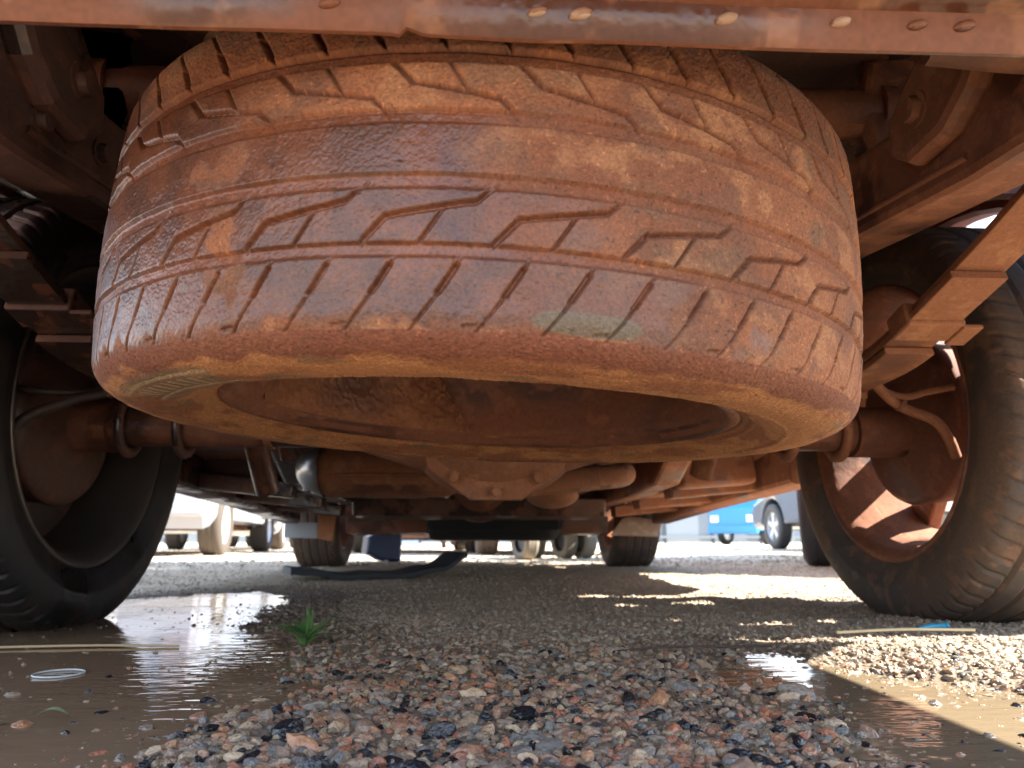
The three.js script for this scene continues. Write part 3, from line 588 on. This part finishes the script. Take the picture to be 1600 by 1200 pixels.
// cross tube with flange and gusset above the spare
part('cross_tube', [cyl(0.033, 0.033, 1.06, CX, 0.722, -0.90, 0, 0, Math.PI / 2), cyl(0.041, 0.041, 0.02, CX + 0.525, 0.722, -0.90, 0, 0, Math.PI / 2), cyl(0.041, 0.041, 0.02, CX - 0.525, 0.722, -0.90, 0, 0, Math.PI / 2)], M.mudMid, truck);
for (const sd of [-1, 1]) part('tube_gusset', prism([[0, 0.79], [0.055, 0.80], [0.105, 0.77], [0.11, 0.66], [0.085, 0.60], [0.045, 0.565], [0.02, 0.61], [0.0, 0.66], [-0.015, 0.72]], 0.03, 0.008).scale(sd, 1, 1).translate(CX + sd * 0.50, 0, -0.885), sd > 0 ? M.mudMid : M.mudShaded, truck);
part('tail_crossmember', prismX([[-0.52, 0.66], [-0.60, 0.66], [-0.60, 0.74], [-0.52, 0.74]], CX, 1.0, 0.008), M.mudDark, truck);
part('harness_pipe', tube([[-0.30, 0.70, -0.75], [-0.22, 0.66, -0.86], [-0.27, 0.60, -0.92], [-0.255, 0.54, -0.98]], 0.012, 40), M.pale, truck);
part('brake_pipe', tube([[0.30, 0.71, -0.70], [0.42, 0.735, -0.74], [0.50, 0.742, -0.74], [0.62, 0.74, -0.72]], 0.006, 50), M.mud, truck);
part('fuel_filler_pipe', tube([[0.44, 0.62, -0.60], [0.52, 0.60, -0.58], [0.62, 0.62, -0.60]], 0.03, 40), M.mud, truck);
// load bed
{
  const bed = part('bed_floor', box(1.62, 0.02, 2.1, CX, 0.80, -1.32), M.mudShaded, truck);
  for (let k = 0; k < 7; k++) part('floor_rib', box(1.5, 0.03, 0.06, CX, 0.778, -0.45 - k * 0.29, 0, 0, 0, 0.01), M.mudShaded, bed);
  for (const sd of [-1, 1]) {
    const x = CX + sd * 0.93, arch = [], arch2 = [];
    for (let k = 0; k <= 20; k++) { const a = Math.PI * k / 20; arch.push([AXLE_Z + Math.cos(a) * 0.43, 0.40 + Math.sin(a) * 0.36]); const a2 = 0.95 + (Math.PI - 0.95) * k / 20; arch2.push([AXLE_Z + Math.cos(a2) * 0.45, 0.42 + Math.sin(a2) * 0.37]); }
    const side = part('bed_side', prismX([[-0.24, 0.52], [-0.80, 0.50], ...arch, [-2.0, 0.30], [-2.38, 0.30], [-2.38, 1.12], [-0.26, 1.12]], x, 0.07, 0.02), M.paint ??= std({ map: mudCol([0.20, 0.055, 0.04], [0.13, 0.04, 0.03], [0.3, 0.12, 0.07], 301), roughness: 0.45 }), truck);
    part('wheel_arch_liner', prismX([...arch2, ...arch2.slice().reverse().map(([z, y]) => [AXLE_Z + (z - AXLE_Z) * 0.985, 0.40 + (y - 0.40) * 0.97])], CX + sd * 0.80, 0.30, 0.001), M.mudShaded, truck);
    part('tail_light', box(0.05, 0.28, 0.05, x, 0.92, -0.235, 0, 0, 0, 0.01), std({ color: new THREE.Color(0.35, 0.02, 0.015), roughness: 0.25 }), side);
  }
  part('tailgate', box(1.66, 0.48, 0.05, CX, 0.88, -0.25, 0, 0, 0, 0.02), M.paint, truck);
  part('bed_front', box(1.7, 0.42, 0.04, CX, 0.95, -2.36), M.paint, truck);
}
// body forward of the bed
{
  const floor = part('cab_floor', prismX([[-2.0, 0.42], [-2.4, 0.37], [-3.7, 0.33], [-3.75, 0.42], [-2.4, 0.46], [-2.0, 0.50]], CX, 1.72, 0.006), M.mudDark, truck);
  for (const sd of [-1, 1]) {
    const m = sd > 0 ? M.mudMid : M.mudShaded;
    part('sill', prismX([[-2.02, 0.295], [-2.9, 0.262], [-3.66, 0.222], [-3.68, 0.45], [-2.02, 0.5]], CX + sd * 0.905, 0.10, 0.015), m, truck);
    for (const z of [-2.3, -2.75, -3.2]) part('floor_bracket', box(0.30, 0.05, 0.07, CX + sd * 0.72, 0.305 + (z + 2.3) * 0.03, z, 0, 0.1 * sd, sd * 0.10, 0.008), m, floor);
    part('body_mount', [cyl(0.05, 0.06, 0.06, CX + sd * 0.66, 0.335, -2.55), box(0.14, 0.012, 0.12, CX + sd * 0.64, 0.30, -2.55)], m, truck);
  }
  part('fuel_tank', [box(0.34, 0.16, 0.9, CX - 0.70, 0.39, -2.75, 0, 0, 0, 0.04), box(0.36, 0.012, 0.03, CX - 0.70, 0.302, -2.5), box(0.36, 0.012, 0.03, CX - 0.70, 0.302, -3.0)], M.mudShaded, truck);
  part('storage_box', [box(0.24, 0.12, 0.55, CX + 0.70, 0.36, -2.45, 0, 0, 0.08, 0.02), box(0.10, 0.05, 0.4, CX + 0.76, 0.30, -3.0, 0, 0.3, 0, 0.008)], M.mudMid, truck);
  // exhaust
  const muf = part('muffler', place(new THREE.CapsuleGeometry(0.085, 0.26, 12, 40).rotateZ(Math.PI / 2).scale(1, 0.78, 1.25), -0.215, 0.315, -1.92), M.mud, truck, 'muffler with a bare shiny end');
  part('muffler_seam', new THREE.TorusGeometry(0.5, 0.02, 8, 80).rotateX(Math.PI / 2).scale(0.44, 0.2, 0.24).translate(-0.215, 0.296, -1.92), M.mud, muf);
  part('muffler_end', place(new THREE.SphereGeometry(0.088, 32, 24, 0, 6.3, 0, 1.35).rotateZ(Math.PI / 2).scale(1.05, 0.8, 1.27), -0.352, 0.318, -1.915), M.steel, muf);
  part('exhaust_pipe', tube([[0.12, 0.27, -1.75], [0.25, 0.285, -1.78], [0.37, 0.30, -1.84], [0.42, 0.33, -2.1], [0.36, 0.33, -2.7], [0.2, 0.31, -3.3]], 0.03, 80, 16), M.mud, truck);
  part('heat_shield', place(new THREE.SphereGeometry(0.06, 28, 16).scale(1.1, 0.55, 1.6), 0.205, 0.252, -1.86), M.mud, truck);
  part('exhaust_hanger', [box(0.012, 0.10, 0.03, -0.40, 0.33, -1.9), box(0.03, 0.02, 0.03, -0.405, 0.27, -1.9)], M.steel, truck);
  part('shock_absorber', [cyl(0.026, 0.026, 0.26, -0.47, 0.36, -1.62, 0.5, 0, 0.15), cyl(0.012, 0.012, 0.3, -0.46, 0.46, -1.70, 0.5, 0, 0.15)], M.mudDark, truck);
  part('shock_absorber', [cyl(0.026, 0.026, 0.26, 0.55, 0.40, -1.62, 0.5, 0, -0.15), cyl(0.012, 0.012, 0.3, 0.54, 0.5, -1.70, 0.5, 0, -0.15)], M.mud, truck);
  // middle and front underbody
  part('gearbox_crossmember', prismX([[-2.95, 0.235], [-3.10, 0.225], [-3.16, 0.30], [-2.92, 0.30]], CX, 1.0, 0.01), M.mudShaded, truck);
  part('gearbox', [place(new THREE.SphereGeometry(0.18, 28, 20).scale(0.9, 0.8, 2.2), CX, 0.36, -3.2)], M.mudDark, truck);
  const pan = []; for (const [z, y] of [[-3.5, 0.30], [-3.6, 0.19], [-3.8, 0.142], [-4.1, 0.138], [-4.25, 0.20], [-4.3, 0.34], [-3.5, 0.36]]) pan.push([z, y]);
  part('skid_plate', prismX(pan, 0.12, 0.66, 0.03), M.black, truck);
  part('front_crossmember', prismX([[-3.72, 0.175], [-3.86, 0.168], [-3.90, 0.25], [-3.70, 0.26]], CX, 1.3, 0.012), M.mudDark, truck);
  for (const sd of [-1, 1]) {
    part('control_arm', [tube([[CX + sd * 0.30, 0.215, -3.95], [CX + sd * 0.5, 0.205, -4.08], [CX + sd * 0.70, 0.215, -4.12]], 0.026, 24), tube([[CX + sd * 0.30, 0.215, -4.3], [CX + sd * 0.5, 0.205, -4.18], [CX + sd * 0.70, 0.215, -4.12]], 0.022, 24)], M.mudDark, truck);
    if (sd > 0) part('splash_guard', prism([[0.70, 0.165], [0.94, 0.158], [0.965, 0.235], [0.80, 0.26], [0.76, 0.245]], 0.012, 0.003).translate(0, 0, -3.72), M.pale, truck, 'sunlit splash guard ahead of the right front wheel');
    else { part('splash_guard', prism([[-0.90, 0.155], [-0.74, 0.15], [-0.74, 0.225], [-0.90, 0.235]], 0.012, 0.003).translate(0, 0, -3.70), std({ color: new THREE.Color(0.22, 0.23, 0.24), roughness: 0.6 }), truck, 'grey splash guard behind the left front wheel'); part('splash_bracket', prism([[-0.735, 0.15], [-0.66, 0.135], [-0.65, 0.27], [-0.735, 0.26]], 0.03, 0.004).translate(0, 0, -3.69), M.mud, truck); }
  }
  part('front_valance', prismX([[-4.85, 0.26], [-4.95, 0.26], [-4.98, 0.55], [-4.85, 0.55]], CX, 1.7, 0.02), M.mudDark, truck);
  // cab, bonnet and wings
  const arch = []; for (let k = 0; k <= 18; k++) { const a = Math.PI * k / 18; arch.push([FRONT_Z + Math.cos(a) * 0.43, 0.40 + Math.sin(a) * 0.40]); }
  for (const sd of [-1, 1]) {
    const side = part('body_side', prismX([[-2.42, 0.40], [-3.66, 0.38], ...arch, [-4.9, 0.42], [-4.95, 0.9], [-3.75, 1.06], [-2.42, 1.12]], CX + sd * 0.93, 0.06, 0.02), M.paint, truck);
    part('door_handle', box(0.02, 0.03, 0.13, CX + sd * 0.965, 0.98, -2.75), M.black, side);
  }
  part('bonnet', box(1.8, 0.05, 1.2, CX, 1.02, -4.35, 0.06, 0, 0, 0.02), M.paint, truck);
  part('front_panel', box(1.8, 0.5, 0.06, CX, 0.72, -4.93, 0, 0, 0, 0.02), M.paint, truck);
  const glass = phys({ color: 0xffffff, transmission: 1, roughness: 0.02, thickness: 0, ior: 1.5 });
  part('roof', box(1.5, 0.05, 1.15, CX, 1.66, -3.0, 0, 0, 0, 0.02), M.paint, truck);
  for (const sd of [-1, 1]) { for (const [za, zb] of [[-2.46, -2.46], [-3.8, -3.5]]) part('cab_pillar', tube([[CX + sd * 0.88, 1.07, za], [CX + sd * 0.75, 1.65, zb]], 0.03, 8), M.paint, truck); part('side_window', box(0.008, 0.6, 1.05, CX + sd * 0.82, 1.36, -3.05, 0, 0, sd * 0.22), glass, truck); }
  part('windscreen', box(1.5, 0.66, 0.008, CX, 1.36, -3.66, -0.48), glass, truck);
  part('rear_window', box(1.5, 0.5, 0.008, CX, 1.38, -2.44), glass, truck);
  part('cab_back', box(1.76, 0.75, 0.03, CX, 0.76, -2.42), M.paint, truck);
}

// ---------------------------------------------------------------- small things on the ground
{
  // dark rubber strip with its right end curled up
  const N = 60, top = [], bot = [];
  const hy = (t) => 0.018 + 0.008 * Math.sin(t * 9 + 0.6) + 0.006 * Math.sin(t * 17) + 0.075 * sst(0.84, 1.02, t) + 0.012 * sst(0.08, 0, t);
  for (let i = 0; i <= N; i++) { const t = i / N, x = (t - 0.5) * 0.64; top.push([x, hy(t) + 0.010]); bot.push([x, hy(t) - 0.015 + 0.006 * t]); }
  const g = prism([...top, ...bot.reverse()], 0.26, 0.003); g.rotateY(0.34);
  solo('rubber_mat', g, std({ color: new THREE.Color(0.013, 0.016, 0.02), roughness: 0.6 }), [-0.352, 0.004, -2.86], 'long dark rubber strip with a curled end lying behind the left front wheel', 'rubber strip');
  // grass tuft
  const q = rngOf(77), blades = [], blades2 = [];
  const blade = (bx, bz, az, len, lean, w) => { const n = 7, P = [], I = []; for (let i = 0; i <= n; i++) { const t = i / n, r = len * lean * (t * 0.5 + 0.6 * t * t), y = len * (t - 0.45 * lean * t * t), ww = w * Math.sin(Math.PI * (0.12 + 0.88 * t)) * 0.5; const cx = bx + Math.cos(az) * r, cz = bz + Math.sin(az) * r; P.push(cx - Math.sin(az) * ww, y, cz + Math.cos(az) * ww, cx, y - ww * 0.45, cz, cx + Math.sin(az) * ww, y, cz - Math.cos(az) * ww); } for (let i = 0; i < n; i++) for (const k of [0, 1]) { const a = i * 3 + k; I.push(a, a + 1, a + 3, a + 1, a + 4, a + 3); } const g = new THREE.BufferGeometry(); g.setAttribute('position', new THREE.Float32BufferAttribute(P, 3)); g.setIndex(I); g.computeVertexNormals(); g.setAttribute('uv', new THREE.Float32BufferAttribute(new Float32Array(P.length / 3 * 2), 2)); return clean(g); };
  const grass = thing('grass_tuft', [-0.225, Math.max(0, groundY(-0.225, -1.08)) + 0.002, -1.08], 'small green tuft of grass at the edge of the left puddle', 'grass tuft');
  origin.set(grass, V(0, 0, 0));
  const gm = (r, g, b) => phys({ color: new THREE.Color(r, g, b), roughness: 0.6, transmission: 0.35, thickness: 0 });
  const gA = gm(0.15, 0.30, 0.06), gB = gm(0.09, 0.21, 0.05);
  for (let k = 0; k < 16; k++) part('leaf_blade', blade((q() - 0.5) * 0.012, (q() - 0.5) * 0.012, q() * 6.28, 0.030 + 0.028 * q(), 0.7 + 0.5 * q(), 0.011 + 0.006 * q()), k % 2 ? gA : gB, grass);
  for (let k = 0; k < 6; k++) part('leaf_blade', blade(0.004 + (q() - 0.5) * 0.005, (q() - 0.5) * 0.006, q() * 6.28, 0.045 + 0.02 * q(), 0.08 + 0.12 * q(), 0.0045), k % 2 ? gB : gA, grass);
  // blue stick, straws, twig, leaves, ring
  solo('blue_stick', [tube([[-0.036, 0, 0.022], [0, 0.0015, 0], [0.038, -0.001, -0.024]], 0.0042, 16), cyl(0.0047, 0.0047, 0.008, 0.036, 0, -0.022, 0, 0.55, Math.PI / 2)], std({ color: new THREE.Color(0.02, 0.28, 0.46), roughness: 0.4 }), [0.722, groundY(0.722, -1.165) + 0.006, -1.165], 'short blue plastic stick lying before the right rear wheel', 'stick');
  solo('dry_straw', tube([[-0.16, 0.001, 0], [-0.05, 0.002, -0.01], [0.06, 0.002, -0.02], [0.17, 0.001, -0.018]], 0.0016, 40, 8), std({ color: new THREE.Color(0.42, 0.31, 0.17), roughness: 0.8 }), [-0.56, 0.001, -1.05], 'long pale dry straw floating by the left rear wheel', 'straw');
  solo('dry_straw', tube([[-0.10, 0, 0.004], [0, 0.003, 0], [0.11, 0.001, -0.006]], 0.0022, 30, 8), std({ color: new THREE.Color(0.5, 0.42, 0.26), roughness: 0.8 }), [0.62, groundY(0.62, -1.07) + 0.006, -1.07], 'pale dry straw just behind the blue stick', 'straw');
  solo('thin_twig', tube([[-0.09, 0, 0.01], [-0.02, 0.003, 0], [0.05, 0.002, -0.004], [0.10, 0.004, 0]], 0.0013, 30, 8), std({ color: new THREE.Color(0.05, 0.035, 0.028), roughness: 0.8 }), [0.27, groundY(0.27, -0.93) + 0.006, -0.93], 'thin dark twig on the gravel left of the right puddle', 'twig');
  const ring = solo('floating_ring', new THREE.TorusGeometry(0.0245, 0.0010, 10, 60).rotateX(Math.PI / 2), phys({ color: new THREE.Color(0.5, 0.52, 0.52), roughness: 0.1 }), [-0.44, 0.0012, -0.865], 'thin pale ring floating on the brown puddle', 'ring');
  const leafG = (l, w) => { const P = [], I = [], n = 10; for (let i = 0; i <= n; i++) { const t = i / n, ww = w * Math.sin(Math.PI * Math.pow(t, 0.8)) * 0.5, x = (t - 0.5) * l, y = 0.002 + 0.004 * Math.sin(t * 3); P.push(x, y + ww * 0.3, -ww, x, y, 0, x, y + ww * 0.3, ww); } for (let i = 0; i < n; i++) for (const k of [0, 1]) { const a = i * 3 + k; I.push(a, a + 1, a + 3, a + 1, a + 4, a + 3); } const g = new THREE.BufferGeometry(); g.setAttribute('position', new THREE.Float32BufferAttribute(P, 3)); g.setIndex(I); g.computeVertexNormals(); g.setAttribute('uv', new THREE.Float32BufferAttribute(new Float32Array(P.length / 3 * 2), 2)); return g; };
  solo('fallen_leaf', leafG(0.026, 0.009), gm(0.22, 0.33, 0.16), [-0.333, 0.002, -0.652], 'small pale green leaf floating in the brown puddle', 'leaf');
  solo('fallen_leaf', leafG(0.03, 0.012).rotateY(0.4), gm(0.10, 0.22, 0.05), [-0.372, 0.002, -0.625], 'green leaf at the left edge of the brown puddle', 'leaf');
}

// ---------------------------------------------------------------- yard behind: parked vehicles and fence
const carGlass = std({ color: new THREE.Color(0.03, 0.04, 0.05), roughness: 0.06 });
const carTyre = std({ color: new THREE.Color(0.055, 0.042, 0.032), roughness: 0.85 });
const alloy = std({ color: new THREE.Color(0.62, 0.63, 0.64), metalness: 0.6, roughness: 0.35 });
const smallTyre = (R, w) => lathe([[R * 0.62, w * 0.42], [R * 0.72, w * 0.52], [R * 0.90, w * 0.52], [R * 0.98, w * 0.42], [R, w * 0.30], [R, w * 0.16], [R * 0.985, w * 0.14], [R * 0.985, w * 0.11], [R, w * 0.09], [R, -w * 0.09], [R * 0.985, -w * 0.11], [R * 0.985, -w * 0.14], [R, -w * 0.16], [R, -w * 0.30], [R * 0.98, -w * 0.42], [R * 0.90, -w * 0.52], [R * 0.72, -w * 0.52], [R * 0.62, -w * 0.42]], 56).rotateZ(-Math.PI / 2);
const smallRim = (R, w) => { const a = [clean(lathe([[R * 0.63, w * 0.44], [R * 0.6, w * 0.3], [R * 0.57, -w * 0.4], [R * 0.63, -w * 0.42], [R * 0.645, w * 0.40], [R * 0.63, w * 0.44]], 48).rotateZ(-Math.PI / 2))]; for (let k = 0; k < 5; k++) { const g = prism([[-0.035, 0.03], [0.035, 0.03], [0.05, R * 0.6], [-0.05, R * 0.6]], 0.03, 0.004).rotateY(Math.PI / 2).translate(w * 0.3, 0, 0).rotateX(k * 1.2566); a.push(clean(g)); } a.push(clean(new THREE.CylinderGeometry(0.06, 0.06, 0.04, 24).rotateZ(Math.PI / 2).translate(w * 0.3, 0, 0))); a.push(clean(new THREE.CylinderGeometry(R * 0.5, R * 0.5, 0.03, 24).rotateZ(Math.PI / 2).translate(-w * 0.1, 0, 0))); return mergeGeometries(a); };
// a car in its own coordinates: tail at z = 0, nose at -z, standing on y = 0
function car(name, label, group, pos, turn, o) {
  const t = thing(name, pos, label, o.cat ?? 'car', group, turn);
  origin.set(t, V(0, 0, 0));
  const { L = 4.1, W = 1.7, Hh = 1.45, R = 0.30, rear = 0.72, base = 2.5, low = 0.24, paint, pick } = o, f = -(rear + base);
  const arch = (c) => { const a = []; for (let k = 0; k <= 14; k++) { const q = Math.PI * k / 14; a.push([c + Math.cos(q) * (R + 0.07), R + 0.02 + Math.sin(q) * (R + 0.05)]); } return a; };
  const belt = pick ? 1.02 : 0.92;
  const prof = [[-0.03, low + 0.12], [-0.10, low], ...arch(-rear), ...arch(f), [-L + 0.12, low], [-L + 0.02, low + 0.16], [-L, 0.62], [-L + 0.12, 0.78], [-L + 1.0, belt - 0.04], [-0.15, belt], [0, belt - 0.06], [0.03, 0.5]];
  const body = part('body', prismX(prof, 0, W, 0.07), paint, t);
  const gh = pick ? [[-1.75, belt - 0.04], [-L + 1.05, belt - 0.06], [-L + 1.65, Hh - 0.03], [-L + 2.0, Hh], [-2.0, Hh], [-1.8, Hh - 0.06]] : [[-0.25, belt - 0.04], [-L + 1.0, belt - 0.06], [-L + 1.7, Hh - 0.03], [-L + 2.1, Hh], [-0.75, Hh - 0.02], [-0.5, Hh - 0.08]];
  part('window', prismX(gh, 0, W * 0.86, 0.10), carGlass, body);
  const zr = gh.map((p) => p[0]), r0 = Math.max(...zr.slice(3)), r1 = gh[3][0];
  part('roof', box(W * 0.78, 0.05, Math.abs(r1 - r0) * 0.92, 0, Hh + 0.005, (r0 + r1) / 2, 0, 0, 0, 0.02), paint, body);
  const T = smallTyre(R, 0.2), K = smallRim(R, 0.2);
  for (const z of [-rear, f]) for (const sd of [-1, 1]) { const w = new THREE.Group(); w.name = 'wheel'; w.position.set(sd * (W / 2 - 0.10), R, z); if (sd < 0) w.rotation.y = Math.PI; t.add(w); origin.set(w, V(0, 0, 0)); part('tyre', T.clone(), o.tyre ?? carTyre, w); part('rim', K.clone(), alloy, w); }
  part('rear_bumper', box(W - 0.06, 0.24, 0.10, 0, low + 0.22, 0.03, 0, 0, 0, 0.05), o.bumper ?? paint, t);
  part('front_bumper', box(W - 0.06, 0.24, 0.10, 0, low + 0.22, -L, 0, 0, 0, 0.05), o.bumper ?? paint, t);
  part('underbody', box(W - 0.5, 0.06, L - 0.5, 0, low + 0.06, -L / 2, 0, 0, 0, 0.02), o.under ?? M.black, t);
  for (const sd of [-1, 1]) { part('tail_light', box(0.22, 0.20, 0.05, sd * (W / 2 - 0.18), 0.78, 0.015, 0, 0, 0, 0.02), std({ color: o.lens ?? new THREE.Color(0.4, 0.03, 0.02), roughness: 0.2 }), t); part('headlight', box(0.3, 0.14, 0.06, sd * (W / 2 - 0.25), 0.70, -L + 0.03, 0, 0, 0, 0.02), std({ color: new THREE.Color(0.7, 0.72, 0.74), roughness: 0.1 }), t); }
  part('number_plate', box(0.42, 0.13, 0.012, 0, low + 0.32, 0.088), std({ color: 0xcfcfcf, roughness: 0.5 }), t);
  return t;
}
const paintOf = (r, g, b) => phys({ color: new THREE.Color(r, g, b), roughness: 0.35, clearcoat: 0.6, clearcoatRoughness: 0.08 });
const gcars = 'cars parked in line on the left';
car('parked_car', 'silver-lilac car parked nearest at the left, dirt along its lower edge', gcars, [-3.10, 0, -6.52], 0.10, { paint: paintOf(0.22, 0.225, 0.26), bumper: paintOf(0.24, 0.24, 0.27), lens: new THREE.Color(0.22, 0.17, 0.18), under: M.mud, base: 2.55 });
car('parked_car', 'white car parked ahead of the silver-lilac one at the left', gcars, [-3.68, 0, -11.2], 0.11, { paint: paintOf(0.5, 0.5, 0.49), under: M.mud });
car('parked_car', 'white car farthest in the line of parked cars at the left', gcars, [-4.4, 0, -16.2], 0.11, { paint: paintOf(0.5, 0.5, 0.51) });
car('parked_pickup', 'pickup parked close by on the right, mostly hidden by the right rear wheel', null, [2.2, 0, -2.79], -0.46, { cat: 'pickup truck', pick: true, L: 4.9, W: 1.78, Hh: 1.7, R: 0.36, rear: 1.05, base: 3.0, low: 0.42, paint: paintOf(0.10, 0.13, 0.19), tyre: M.rubber });
car('parked_pickup', 'dark blue-grey pickup standing in the sun beside the blue truck', null, [5.92, 0, -8.07], 0, { cat: 'pickup truck', pick: true, L: 5.0, W: 1.85, Hh: 1.78, R: 0.37, rear: 1.0, base: 3.1, low: 0.34, paint: paintOf(0.05, 0.07, 0.11), tyre: M.rubber });
car('dusty_car', 'pale dusty car with brown tyres straight ahead beyond the front axle', null, [0.93, 0, -6.8], 0.05, { paint: paintOf(0.62, 0.58, 0.52), W: 1.66, tyre: std({ color: new THREE.Color(0.14, 0.09, 0.06), roughness: 0.9 }) });
// light blue cab-over truck
{
  const t = thing('blue_truck', [10.2, 0, -25.5], 'bright blue cab-over truck parked before the fence', 'truck', null, 2.2);
  origin.set(t, V(0, 0, 0));
  const bl = paintOf(0.0, 0.20, 0.48);
  const cab = part('cab', prismX([[0, 0.45], [-1.75, 0.45], [-1.85, 0.6], [-1.85, 1.2], [-1.65, 2.1], [-0.05, 2.15], [0, 1.2]], 0, 1.9, 0.06), bl, t);
  part('windscreen', box(1.6, 0.7, 0.03, 0, 1.62, -1.76, -0.22), carGlass, cab);
  for (const sd of [-1, 1]) { part('side_window', box(0.03, 0.6, 0.8, sd * 0.945, 1.6, -0.95), carGlass, cab); part('headlight', box(0.3, 0.22, 0.05, sd * 0.7, 0.85, -1.86), std({ color: 0xf0f0f0, roughness: 0.1 }), cab); }
  part('front_bumper', box(1.9, 0.28, 0.16, 0, 0.5, -1.88, 0, 0, 0, 0.04), bl, t);
  part('load_bed', box(1.95, 0.12, 3.1, 0, 0.85, 1.7), bl, t);
  for (const sd of [-1, 1]) part('drop_side', box(0.05, 0.35, 3.1, sd * 0.96, 1.08, 1.7), bl, t);
  part('chassis_frame', box(0.8, 0.18, 4.4, 0, 0.6, 1.2), M.black, t);
  const T = smallTyre(0.36, 0.22), K = smallRim(0.36, 0.22);
  for (const z of [-1.1, 2.3]) for (const sd of [-1, 1]) { const w = new THREE.Group(); w.name = 'wheel'; w.position.set(sd * 0.82, 0.36, z); if (sd < 0) w.rotation.y = Math.PI; t.add(w); origin.set(w, V(0, 0, 0)); part('tyre', T.clone(), M.rubber, w); part('rim', K.clone(), alloy, w); }
}
// rusty damaged front end beyond the left front wheel
{
  const t = thing('damaged_car', [-0.52, 0, -8.2], 'rust-brown damaged car with its low bumper hanging, seen beyond the rubber strip', 'car', null, 0.1);
  origin.set(t, V(0, 0, 0));
  const rust = M.mud;
  part('body', prismX([[0, 0.34], [-0.05, 0.30], [-3.6, 0.30], [-3.7, 0.7], [-2.9, 0.95], [-2.1, 1.38], [-0.9, 1.40], [-0.15, 0.95], [0, 0.8]], 0, 1.6, 0.06), std({ color: new THREE.Color(0.3, 0.12, 0.06), roughness: 0.6 }), t);
  part('bumper', [box(1.1, 0.05, 0.06, -0.02, 0.175, 0.1, 0, 0, -0.03), box(1.0, 0.03, 0.05, 0, 0.235, 0.1, 0, 0, 0.02), box(0.05, 0.16, 0.05, 0.22, 0.14, 0.12, 0, 0, 0.2), box(0.05, 0.14, 0.05, 0.34, 0.16, 0.12, 0, 0, -0.3)], rust, t);
  part('number_plate', box(0.26, 0.055, 0.012, -0.17, 0.115, 0.13), std({ color: 0xf2f2f2, roughness: 0.5 }), t);
  part('plate_bracket', box(0.62, 0.03, 0.03, -0.1, 0.155, 0.115), M.black, t);
  for (const z of [-0.7, -3.0]) for (const sd of [-1, 1]) part('tyre', smallTyre(0.3, 0.18).translate(sd * 0.68, 0.3, z), carTyre, t);
}
// dark blue wheel-arch liner on the ground
{
  const g = prism([[-0.11, 0.16], [-0.12, 0.06], [-0.02, 0.01], [0.09, 0.0], [0.105, 0.01], [0.11, 0.17], [0.06, 0.20], [-0.03, 0.19]], 0.22, 0.02).rotateY(0.3);
  solo('plastic_sheet', g, std({ color: new THREE.Color(0.006, 0.016, 0.045), roughness: 0.45 }), [-0.57, 0.004, -4.95], 'dark blue plastic panel lying just beyond the left front wheel', 'plastic panel');
}
// low white trolley
{
  const t = thing('white_trolley', [0.62, 0, -5.75], 'low white framed trolley on four dusty wheels beyond the front axle', 'trolley', null, 0.12);
  origin.set(t, V(0, 0, 0));
  const wm = std({ color: new THREE.Color(0.75, 0.76, 0.76), roughness: 0.5 });
  part('frame', [tube([[-0.3, 0.24, 0.3], [0.3, 0.24, 0.3]], 0.018, 4), tube([[-0.3, 0.24, -0.3], [0.3, 0.24, -0.3]], 0.018, 4), tube([[-0.3, 0.24, 0.3], [-0.3, 0.24, -0.3]], 0.018, 4), tube([[0.3, 0.24, 0.3], [0.3, 0.24, -0.3]], 0.018, 4), tube([[0.1, 0.24, 0.3], [0.1, 0.24, -0.3]], 0.018, 4)], wm, t);
  part('platform', box(0.62, 0.03, 0.62, 0, 0.275, 0), wm, t);
  const dust = std({ color: new THREE.Color(0.20, 0.17, 0.13), roughness: 0.9 });
  for (const [x, z] of [[-0.27, 0.34], [-0.06, -0.36], [0.14, -0.14], [0.29, -0.12]]) { const w = new THREE.Group(); w.name = 'wheel'; w.position.set(x, 0.145, z); w.rotation.y = 0.25; t.add(w); origin.set(w, V(0, 0, 0)); part('tyre', smallTyre(0.145, 0.10), dust, w); part('rim', smallRim(0.145, 0.10).scale(1, 0.98, 0.98), M.black, w); }
}
// metal fence
{
  const f = thing('metal_fence', [0, 0, -30.5], 'pale blue-grey sheet metal fence closing the yard far behind', 'fence');
  const pm = std({ color: new THREE.Color(0.17, 0.20, 0.23), roughness: 0.45, metalness: 0.2 }), pm2 = std({ color: new THREE.Color(0.20, 0.23, 0.26), roughness: 0.5, metalness: 0.2 });
  const gp = box(1.9, 2.3, 0.05, 0, 1.2, 0), gq = box(0.10, 2.45, 0.10, 0, 1.225, 0);
  for (let k = -12; k < 14; k++) {
    part('fence_panel', gp.clone().translate(k * 2 + 1, 0, -30.5), k % 2 ? pm : pm2, f);
    part('fence_post', gq.clone().translate(k * 2, 0, -30.44), std({ color: new THREE.Color(0.05, 0.06, 0.075), roughness: 0.6 }), f);
  }
  part('fence_rail', box(52, 0.10, 0.06, 2, 0.28, -30.40), pm, f);
}
renderer.render(scene, camera);
